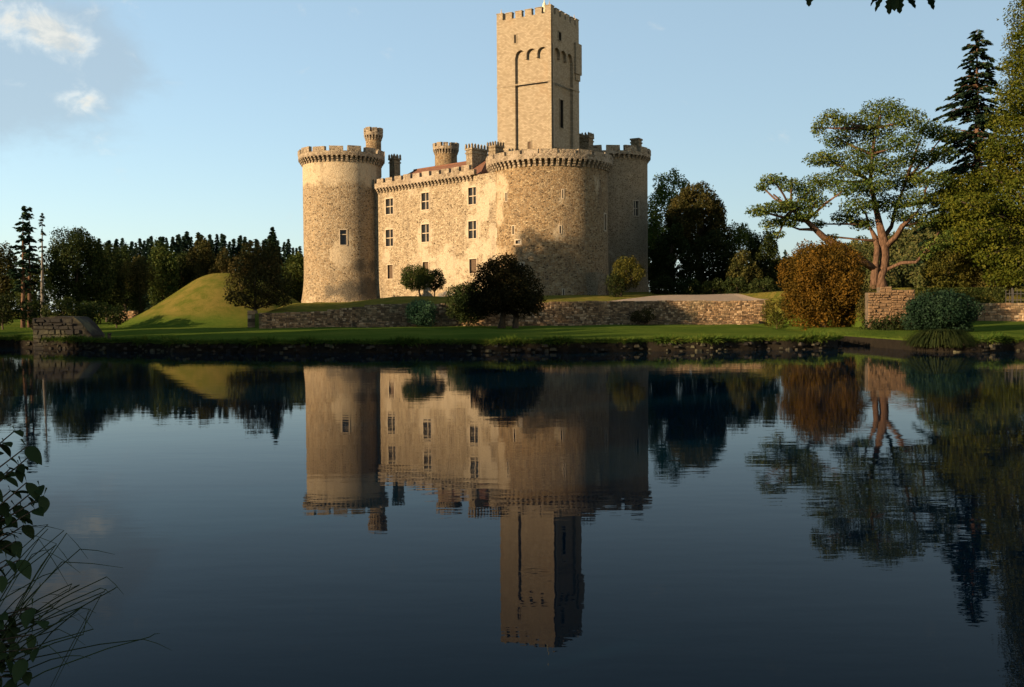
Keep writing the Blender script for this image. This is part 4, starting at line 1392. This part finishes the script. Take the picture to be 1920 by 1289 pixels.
# --- the oak
OD = 104
orng = np.random.default_rng(120)
oak_l = [(1655, 207, 42, 20), (1700, 222, 34, 18), (1560, 222, 26, 16), (1600, 232, 36, 18), (1535, 240, 15, 17), (1640, 246, 40, 20), (1735, 242, 34, 15), (1770, 252, 30, 14),
         (1575, 262, 34, 18), (1625, 285, 40, 20), (1690, 268, 40, 18), (1550, 298, 40, 15), (1600, 318, 38, 17), (1660, 312, 40, 18), (1720, 298, 40, 17), (1765, 290, 30, 16),
         (1545, 340, 34, 16), (1590, 352, 36, 16), (1640, 350, 36, 18), (1695, 340, 38, 18), (1745, 335, 38, 18), (1610, 385, 34, 16), (1660, 382, 34, 17), (1710, 375, 36, 17), (1765, 372, 36, 18),
         (1585, 408, 28, 13), (1620, 420, 26, 12), (1735, 408, 34, 16), (1775, 420, 30, 18), (1690, 405, 24, 12),
         (1450, 338, 26, 11), (1485, 348, 28, 13), (1430, 352, 14, 9), (1515, 362, 28, 14), (1425, 396, 26, 12), (1460, 388, 30, 13), (1495, 385, 30, 14), (1530, 380, 26, 14), (1445, 420, 20, 11), (1478, 415, 26, 12), (1512, 402, 24, 11), (1460, 440, 12, 8), (1535, 420, 14, 8),
         (1560, 445, 12, 7), (1770, 455, 26, 14, -3.2), (1752, 462, 20, 11, -3.2), (1735, 478, 14, 9, -3), (1790, 440, 22, 14, -2)]
lob = px_lobes(oak_l, OD, orng, 4.2)
ob = base_at(1655, OD)
oak = empty('oak_tree', ob, 'large spreading oak with a pale twisted trunk behind the ruined wall', 'tree')
mb = MB()
def opt(px, py, dd=0): return at(px, py, OD + dd)
main = [ob - Vector((0, 0, 0.4)), opt(1650, 520), opt(1657, 500), opt(1660, 478), opt(1656, 452), opt(1650, 425), opt(1642, 390), opt(1632, 340), opt(1636, 290), opt(1645, 240)]
mb.tube(main, [0.9, 0.58, 0.48, 0.47, 0.45, 0.34, 0.25, 0.17, 0.11, 0.03], 10)
mb.tube([ob + Vector((-0.9, 0.2, -0.4)), opt(1640, 515), opt(1642, 490, -.3), opt(1645, 465, -.2), opt(1640, 445, .4), opt(1628, 420, .8)], [0.5, 0.38, 0.33, 0.3, 0.22, 0.12], 8)
mb.tube([opt(1658, 465), opt(1680, 445, -.8), opt(1692, 425, -1.2), opt(1712, 405, -1.6), opt(1735, 380, -2)], [0.34, 0.28, 0.22, 0.14, 0.05], 8)
mb.tube([opt(1655, 450), opt(1672, 425, 1), opt(1680, 390, 1.8), opt(1700, 340, 2.4)], [0.3, 0.22, 0.15, 0.05], 8)
mb.tube([opt(1646, 508), opt(1600, 480, -.6), opt(1545, 445, -1), opt(1512, 415, -1.2), opt(1485, 395, -1.4), opt(1450, 365, -1.6)], [0.42, 0.38, 0.32, 0.22, 0.14, 0.05], 8)
mb.tube([opt(1530, 432, -1.1), opt(1500, 430, -1), opt(1470, 420, -.6)], [0.2, 0.14, 0.05], 6)
mb.tube([opt(1658, 508), opt(1690, 494, -1.5), opt(1718, 492, -2.5), opt(1735, 470, -3), opt(1752, 455, -3.2)], [0.2, 0.15, 0.12, 0.09, 0.04], 7)
nodes_ = [Vector(p) for p in main[4:]] + [opt(1692, 425, -1.2), opt(1735, 380, -2), opt(1700, 340, 2.4), opt(1680, 390, 1.8), opt(1512, 415, -1.2), opt(1485, 395, -1.4), opt(1752, 455, -3.2), opt(1628, 420, .8)]
for l in lob:
    c = Vector(l[:3])
    a0 = min(nodes_, key=lambda q: (q - c).length + (3 if q.z > c.z else 0))
    mid = a0.lerp(c, 0.55) + Vector((orng.normal() * .3, orng.normal() * .3, -0.1))
    mb.tube([a0, mid, c, c + (c - mid) * 0.4], [0.15, 0.10, 0.055, 0.015], 5)
nrg = np.random.default_rng(7)
mb.v = [tuple(np.array(q) + nrg.normal(size=3) * 0.045) for q in mb.v]          # gnarled bark
mb.build('trunk', B_WARM, oak, ob, True)
link('crown', mesh_quads('crown', leaf_shell(orng, lob, 9.5, 0.34, 0.5, 0.25, 0.62, 0.5) - np.array(ob), L_OAK), oak)

# --- the tall trees at the right edge
conifer('spruce_tree', 'towering dark spruce at the right, tallest conifer in the picture', 1832, 52, 116, 135, L_CON, 130, 46, 8, 9, 0.30, 0.06, 0.6, 0.55, None, 0.08, B_WARM, 0.66)
bl = [(1945, 25, 50, 36), (1928, 75, 42, 30), (1915, 120, 38, 28), (1950, 120, 55, 40), (1908, 175, 42, 28), (1940, 190, 55, 40), (1893, 225, 40, 26), (1925, 250, 50, 36), (1880, 280, 42, 26), (1910, 310, 50, 34), (1868, 335, 44, 26),
      (1800, 350, 40, 22), (1775, 375, 34, 20), (1820, 385, 46, 24), (1870, 385, 50, 30), (1915, 370, 50, 40), (1790, 415, 40, 22), (1840, 430, 46, 26), (1900, 440, 54, 34), (1810, 455, 34, 20), (1865, 475, 44, 26), (1915, 500, 44, 30), (1880, 518, 36, 18),
      (1980, 60, 70, 50), (1990, 160, 80, 60), (2000, 280, 80, 60), (1990, 400, 70, 60), (2040, 100, 70, 60), (2050, 230, 80, 60), (2060, 350, 70, 60), (1960, -30, 60, 40), (2020, -40, 60, 40)]
plant('beech_tree', 'huge yellow-green broadleaf tree filling the right picture edge', 'tree', base_at(1985, 101), px_lobes(bl, 101, np.random.default_rng(131), 2.6), L_BEECH, 9, 0.36, B_DARK, 0.8, 131, nl=24, lo=0.4, flat=0.3)
btree('shrub', 'tall yellow-green shrub behind the hedge right of the oak trunk', 1728, 1835, 462, 552, 107, L_GOLD, 26, 9, 0.34, seed=132, fr=0.32, tr=0.12, cat='shrub')
btree('shrub', 'olive shrub behind the hedge under the towering spruce', 1815, 1915, 480, 560, 106, L_OLIVE, 24, 9, 0.32, seed=133, fr=0.32, tr=0.12, cat='shrub')


# clipped hedge
def hedge():
    rng = np.random.default_rng(140)
    a, b = at(1714, 555, 97.0), at(1880, 555, 97.0)
    zb, zt = 3.0, at(1800, 541, 97).z
    e = empty('hedge', (a.x, 97, zb), 'long flat-topped clipped hedge above the low garden wall', 'hedge')
    n = 9000
    P = np.stack([rng.uniform(a.x, b.x, n), 97 + rng.uniform(-0.65, 0.65, n), rng.uniform(zb - .1, zt, n)], 1)
    face = rng.integers(0, 3, n)
    P[face == 0, 1] = 96.3 + rng.uniform(0, 0.16, (face == 0).sum())
    P[face == 1, 2] = zt - rng.uniform(-0.04, 0.12, (face == 1).sum())
    k = (face == 2) & (rng.uniform(0, 1, n) < 0.4)
    P[k, 0] = b.x - rng.uniform(0, 0.15, k.sum())
    N = unit(rng, n) * 0.8
    N[face == 0, 1] -= 0.8
    N[face == 1, 2] += 0.8
    N /= np.linalg.norm(N, axis=1)[:, None]
    A = np.cross(N, unit(rng, n))
    A /= np.linalg.norm(A, axis=1)[:, None]
    s = 0.2 * rng.uniform(0.6, 1.3, n)
    link('foliage', mesh_quads('foliage', cards(P, A, N, s, s * 0.6) - np.array((a.x, 97, zb)), L_MID), e)
    mb = MB()
    for x in np.arange(a.x + .4, b.x, 1.1):
        mb.tube([(x, 97, zb - 0.3), (x + .1, 97, zb + 1.2)], [0.05, 0.03], 5)
    mb.build('stems', B_DARK, e, (a.x, 97, zb))


hedge()


# picket fence right of the hedge
def fence():
    mt = plain('grey_fence_wood', (0.05, 0.045, 0.04), (0.03, 0.028, 0.025), 5.0)
    a, b = at(1886, 555, 95.6), at(1990, 555, 95.6)
    zt = at(1900, 543, 95.6).z
    e = empty('picket_fence', (a.x, 95.6, 3.05), 'dark picket fence at the right end of the hedge', 'fence')
    o = Vector((a.x, 95.6, 3.05))
    pm = MB()
    pm.box((0, 0, 0.52), 0.03, 0.015, 0.62)
    pm.box((0, 0, 1.19), 0.03, 0.015, 0.05, (1, 0), 0.1)
    pme = pm.build('picket', mt, data=True)
    for i, x in enumerate(np.arange(0, b.x - a.x, 0.36)):
        link('picket', pme, e, (x, 0, 0), None, (1, 1, (zt - 3.05) / 1.24))
    for z in (0.35, 0.95):
        mb = MB()
        mb.box(((b.x - a.x) / 2, 0.04, z), (b.x - a.x) / 2, 0.025, 0.04)
        mb.build('rail', mt, e)
    mb = MB()
    mb.box((0.65, 0.1, 0.6), 0.06, 0.06, 0.9)
    mb.build('post', mt, e)


fence()


# far wood on the hill
def far_wood():
    rng = np.random.default_rng(150)
    lobes = []
    for i in range(900):
        x, y = rng.uniform(110, 420), rng.uniform(380, 640)
        z = zlow(x, y)
        if z < 8: continue
        r_ = rng.uniform(3.5, 6)
        lobes.append((x, y, z + r_ * 0.9, r_, r_, r_ * rng.uniform(1.0, 1.5)))
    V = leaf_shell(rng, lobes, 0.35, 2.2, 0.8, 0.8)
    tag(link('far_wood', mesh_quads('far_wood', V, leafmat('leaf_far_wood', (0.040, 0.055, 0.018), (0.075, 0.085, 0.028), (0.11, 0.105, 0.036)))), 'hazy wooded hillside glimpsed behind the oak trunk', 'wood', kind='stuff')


far_wood()

# --- left bank outside the picture: the trees whose shade lies on the lawn
bank_g = 'tall trees on the left bank'
bank_l = 'tall leafy tree on the left bank of the pond'
spots = [(-56, 81, 28), (-60, 76, 30), (-55, 57, 23), (-58, 50, 20), (-54, 45, 17), (-58, 36, 18), (-53, 32, 17), (-57, 22, 18), (-52, 17, 16), (-56, 9, 17), (-72, 62, 24), (-72, 42, 22), (-13, -3.5, 12), (-10, -8, 13), (-18, -1, 12), (-24, -6, 14), (-31, 0, 13), (-42, 2, 15)]
b0 = Vector((spots[0][0], spots[0][1], gz(*spots[0][:2])))
rb = np.random.default_rng(160)
bt = plant('bank_tree', bank_l, 'tree', b0, auto_lobes(rb, (b0.x, b0.y, b0.z + 12.5), (6.2, 6.2, 10.5), 36, 0.3, 0.68), L_MID, 4.5, 0.5, B_DARK, 0.45, 160, bank_g)
for x, y, h in spots[1:]:
    k = h / 23.5
    copy_tree(bt, (x, y, gz(x, y)), rr_.uniform(0, 6), (k * rr_.uniform(.8, 1.05),) * 2 + (k,))


# --- rough grass that hangs over the far bank
def bank_grass():
    rng = np.random.default_rng(170)
    n = 60000
    x = rng.uniform(-45, 62, n)
    sy = np.array([ys(a) for a in x])
    y = sy + rng.uniform(-0.08, 1.0, n) ** 2 * 1.2 - 0.05
    z = 0.70 + rng.uniform(-0.05, 0.06, n)
    A = np.stack([rng.normal(size=n) * 0.5, -np.abs(rng.normal(size=n)) * 0.7, rng.uniform(-0.5, 0.9, n)], 1)
    A /= np.linalg.norm(A, axis=1)[:, None]
    N = np.cross(A, unit(rng, n))
    N /= np.linalg.norm(N, axis=1)[:, None]
    L = rng.uniform(0.10, 0.42, n) * np.where(np.sin(x * 0.7) + np.sin(x * 1.9 + 2) > 0.6, 1.5, 1.0)
    P = np.stack([x, y, z], 1) + A * L[:, None] * 0.4
    tag(link('bank_grass', mesh_quads('bank_grass', cards(P, A, N, L, L * 0.09), leafmat('grass_blade', (0.030, 0.055, 0.008), (0.055, 0.085, 0.013), (0.09, 0.10, 0.02)))), 'rough grass hanging over the edge of the far bank', 'grass', kind='stuff')


bank_grass()


# weeping sedge clump at the right shore
def sedge_clump(name, label, px, D, n, ht, spread, seed, mat):
    rng = np.random.default_rng(seed)
    x0 = at(px, 640, D).x
    b = Vector((x0, D, gz(x0, D) if D > ys(x0) else 0.5))
    P = []
    quads = []
    for i in range(n):
        a = rng.uniform(0, 2 * PI)
        d = np.array([math.cos(a), math.sin(a), 0])
        r0 = rng.uniform(0, spread * 0.5)
        L = ht * rng.uniform(0.35, 1.1)
        out = spread * rng.uniform(0.15, 1.0)
        pts = [d * (r0 + out * t) + np.array([0, 0, L * (1.9 * t - 1.75 * t * t)]) for t in np.linspace(0, 1.25, 6)]
        perp = np.array([-d[1], d[0], 0]) * 0.014
        for p, q in zip(pts, pts[1:]):
            quads += [p - perp, p + perp, q + perp, q - perp]
    e = empty(name, b, label, 'grass clump')
    link('blades', mesh_quads('blades', np.array(quads), mat), e)


sedge_clump('sedge_clump', 'weeping dark green sedge clump drooping into the water at right', 1764, 61.0, 2600, 1.15, 1.5, 180, L_DARK)

# small dark post at the left shore
mb = MB()
pt_ = on_z(300, 648, 0.0)
py_ = ys(pt_.x) + 0.25
mb.tube([(0, 0, -0.9), (0.02, 0, 0.2), (0.0, 0, 0.62)], [0.13, 0.12, 0.11], 8)
mb.tube([(0, 0, 0.40), (0.16, -0.1, 0.55), (0.24, -0.12, 0.62)], [0.06, 0.06, 0.04], 6)
o = mb.build('mooring_post', B_DARK)
o.location = (pt_.x, py_, gz(pt_.x, py_) - 0.05)
tag(o, 'small dark wooden post at the water edge right of the masonry block', 'post')


# --- near bank, left: leafy alder shoots and sedge blades
def leaf_mesh(name, L, Wd, mat, lobed=False):
    V, Fc = [], []
    n = 8
    for i in range(n + 1):
        t = i / n
        wv_ = Wd / 2 * (math.sin(PI * min(1, t * 1.02) ** 0.8) ** 0.8 if 0 < t < 1 else 0.0)
        if lobed and 0 < t < 1: wv_ *= (1.0 if i % 2 else 0.62) * (0.55 + 0.65 * t)
        zc = -0.18 * L * t * t
        V += [(t * L, -wv_, zc + wv_ * 0.25), (t * L, 0, zc), (t * L, wv_, zc + wv_ * 0.25)]
    for i in range(n):
        for j in range(2):
            Fc.append((i * 3 + j, i * 3 + j + 1, (i + 1) * 3 + j + 1, (i + 1) * 3 + j))
    V += [(-0.3 * L, 0.004, 0.02), (-0.3 * L, -0.004, 0.02)]
    Fc.append((0, 2, len(V) - 2, len(V) - 1))
    return mesh(name, V, Fc, mat, True)


L_NEAR = leafmat('leaf_near_shade', (0.010, 0.018, 0.008), (0.018, 0.030, 0.012), (0.03, 0.045, 0.016), 0.15)


def near_shrub():
    rng = random.Random(190)
    b = Vector((-2.95, 4.45, 0.95))
    e = empty('alder_shrub', b, 'dark leafy shrub leaning in at the left picture edge', 'shrub')
    ms = [leaf_mesh('leaf', 0.10, 0.052, L_NEAR), leaf_mesh('leaf', 0.08, 0.045, L_NEAR)]
    shoots = []
    for px, py, D in ((28, 808, 4.7), (62, 850, 4.75), (50, 838, 4.6), (74, 912, 4.7), (82, 930, 4.65), (66, 955, 4.6), (45, 985, 4.7), (30, 1015, 4.6), (36, 1050, 4.5), (18, 880, 4.6), (15, 960, 4.6),
                      (8, 830, 4.7), (40, 870, 4.6), (20, 920, 4.7), (50, 905, 4.65), (10, 1000, 4.6), (12, 1050, 4.5), (40, 955, 4.7), (5, 1080, 4.4), (60, 1140, 4.3), (10, 1230, 4.2), (50, 1260, 4.2), (30, 1205, 4.25), (75, 1165, 4.3), (60, 1190, 4.25), (40, 1150, 4.3), (70, 1215, 4.2), (45, 1235, 4.2), (20, 1180, 4.3), (25, 1270, 4.2)):
        shoots.append(at(px, py, D))
    st = MB()
    for tip in shoots:
        root = b + Vector((rng.uniform(-.2, .25), rng.uniform(-.2, .2), -0.1))
        root.x = min(root.x, -2.5)
        mid = root.lerp(tip, 0.55) + Vector((-0.22, 0, 0.06))
        pts = [root, mid, tip]
        st.tube(pts, [0.010, 0.007, 0.003], 5)
        for k in range(9):
            t = 0.42 + 0.58 * k / 8
            p = (mid.lerp(tip, (t - 0.42) / 0.58))
            d = (tip - mid).normalized()
            a = math.atan2(d.y, d.x) + (0.9 if k % 2 else -0.9) + rng.uniform(-.5, .5)
            o = link('leaf', ms[k % 2], e, p - b, (rng.uniform(-.7, .7), rng.uniform(-0.3, 0.9), a))
            s_ = rng.uniform(0.75, 1.2)
            o.scale = (s_, s_, s_)
    st.build('stem', B_DARK, e, b)


near_shrub()


def near_sedge():
    rng = random.Random(200)
    b = Vector((-2.55, 4.2, 0.9))
    e = empty('sedge_tuft', b, 'thin bent sedge blades arching over the water at bottom left', 'grass clump')
    spec = [((125, 1000), (165, 1048), 4.6), ((105, 1022), (135, 1062), 4.5), ((150, 1030), (215, 1040), 4.6), ((120, 995), (60, 985), 4.7), ((90, 984), (30, 995), 4.7), ((200, 1082), (232, 1115), 4.5), ((135, 1095), (128, 1112), 4.4),
            ((195, 1110), (200, 1105), 4.4), ((190, 1115), (100, 1289), 4.3), ((175, 1180), (145, 1150), 4.3), ((280, 1195), (300, 1188), 4.4), ((120, 1120), (90, 1115), 4.5), ((100, 1140), (150, 1165), 4.4), ((80, 1080), (110, 1075), 4.5), ((60, 1040), (100, 1030), 4.6),
            ((110, 1180), (160, 1210), 4.3), ((130, 1230), (170, 1235), 4.2), ((90, 1210), (130, 1250), 4.2), ((60, 1100), (20, 1110), 4.5), ((150, 1140), (180, 1150), 4.4)]
    for (mx, my), (tx, ty), D in spec + [((x + rng.randint(-35, 30), y + rng.randint(-20, 40)), (x2 + rng.randint(-40, 30), y2 + rng.randint(-20, 40)), d - 0.1) for (x, y), (x2, y2), d in spec[:14]]:
        root = b + Vector((rng.uniform(-.3, .2), rng.uniform(-.2, .3), -0.1))
        m_, t_ = at(mx, my, D), at(tx, ty, D)
        mb = MB()
        q = root.lerp(m_, 0.55) + Vector((0, 0, 0.07))
        mb.tube([root, root.lerp(q, .5) + Vector((0, 0, .02)), q, q.lerp(m_, .6) + Vector((0, 0, .01)), m_, m_.lerp(t_, 0.5) + Vector((0, 0, 0.006)), t_], [0.0032, 0.003, 0.0028, 0.0025, 0.0022, 0.0018, 0.0008], 4)
        mb.build('blade', L_NEAR, e, b)


near_sedge()


# --- near bank, right: oak whose lowest twig hangs into the top of the picture
def near_oak():
    rng = random.Random(210)
    b = Vector((6.2, 1.5, 0.98))
    e = empty('bank_oak', b, 'oak on the near bank, one twig of lobed leaves hanging in at the top', 'tree')
    tip = at(1678, -14, 5.2)
    st = MB()
    st.tube([b + Vector((0, 0, -0.3)), b + Vector((-0.1, 0.1, 2)), b + Vector((0.1, 0.2, 4)), b + Vector((0.2, 0, 7))], [0.42, 0.32, 0.26, 0.12], 9)
    j = b + Vector((0.05, 0.18, 3.6))
    k1 = Vector((4.4, 3.6, 5.5))
    k2 = Vector((2.9, 4.9, 5.0))
    st.tube([j, k1, k2, tip + Vector((0.15, 0, 0.25)), tip], [0.10, 0.05, 0.025, 0.010, 0.004], 6)
    st.tube([k2, at(1725, -60, 5.1), at(1738, -30, 5.1)], [0.012, 0.007, 0.003], 5)
    st.tube([k1, Vector((3.2, 4.8, 5.9)), at(1525, -70, 5.0), at(1519, -12, 5.0)], [0.03, 0.015, 0.006, 0.002], 5)
    st.build('trunk', B_DARK, e, b, True)
    ms = leaf_mesh('leaf', 0.10, 0.065, L_NEAR, True)
    for px, py, rx, ry, rz in ((1660, -12, .3, 0.9, 2.6), (1672, -10, .2, 1.25, 1.9), (1686, -12, -.2, 1.1, 1.2), (1695, -10, .1, .5, .4), (1665, -14, .5, .4, 3.0), (1678, -16, 0, 1.35, 1.6), (1735, -14, 0, .8, .4), (1521, -26, .3, 1.3, 2.0), (1690, -20, .4, 1.2, 2.2), (1655, -20, -.4, 0.8, 2.9)):
        p = at(px, py, 5.2 if px > 1600 else 5.0)
        link('leaf', ms, e, p - b, (rx, ry, rz))
    r_ = np.random.default_rng(211)
    V = leaf_shell(r_, auto_lobes(r_, (6.6, 0.3, 8.6), (3.0, 3.0, 2.2), 14, 0.4), 12, 0.16) - np.array(b)
    link('crown', mesh_quads('crown', V, L_DARK), e)


near_oak()
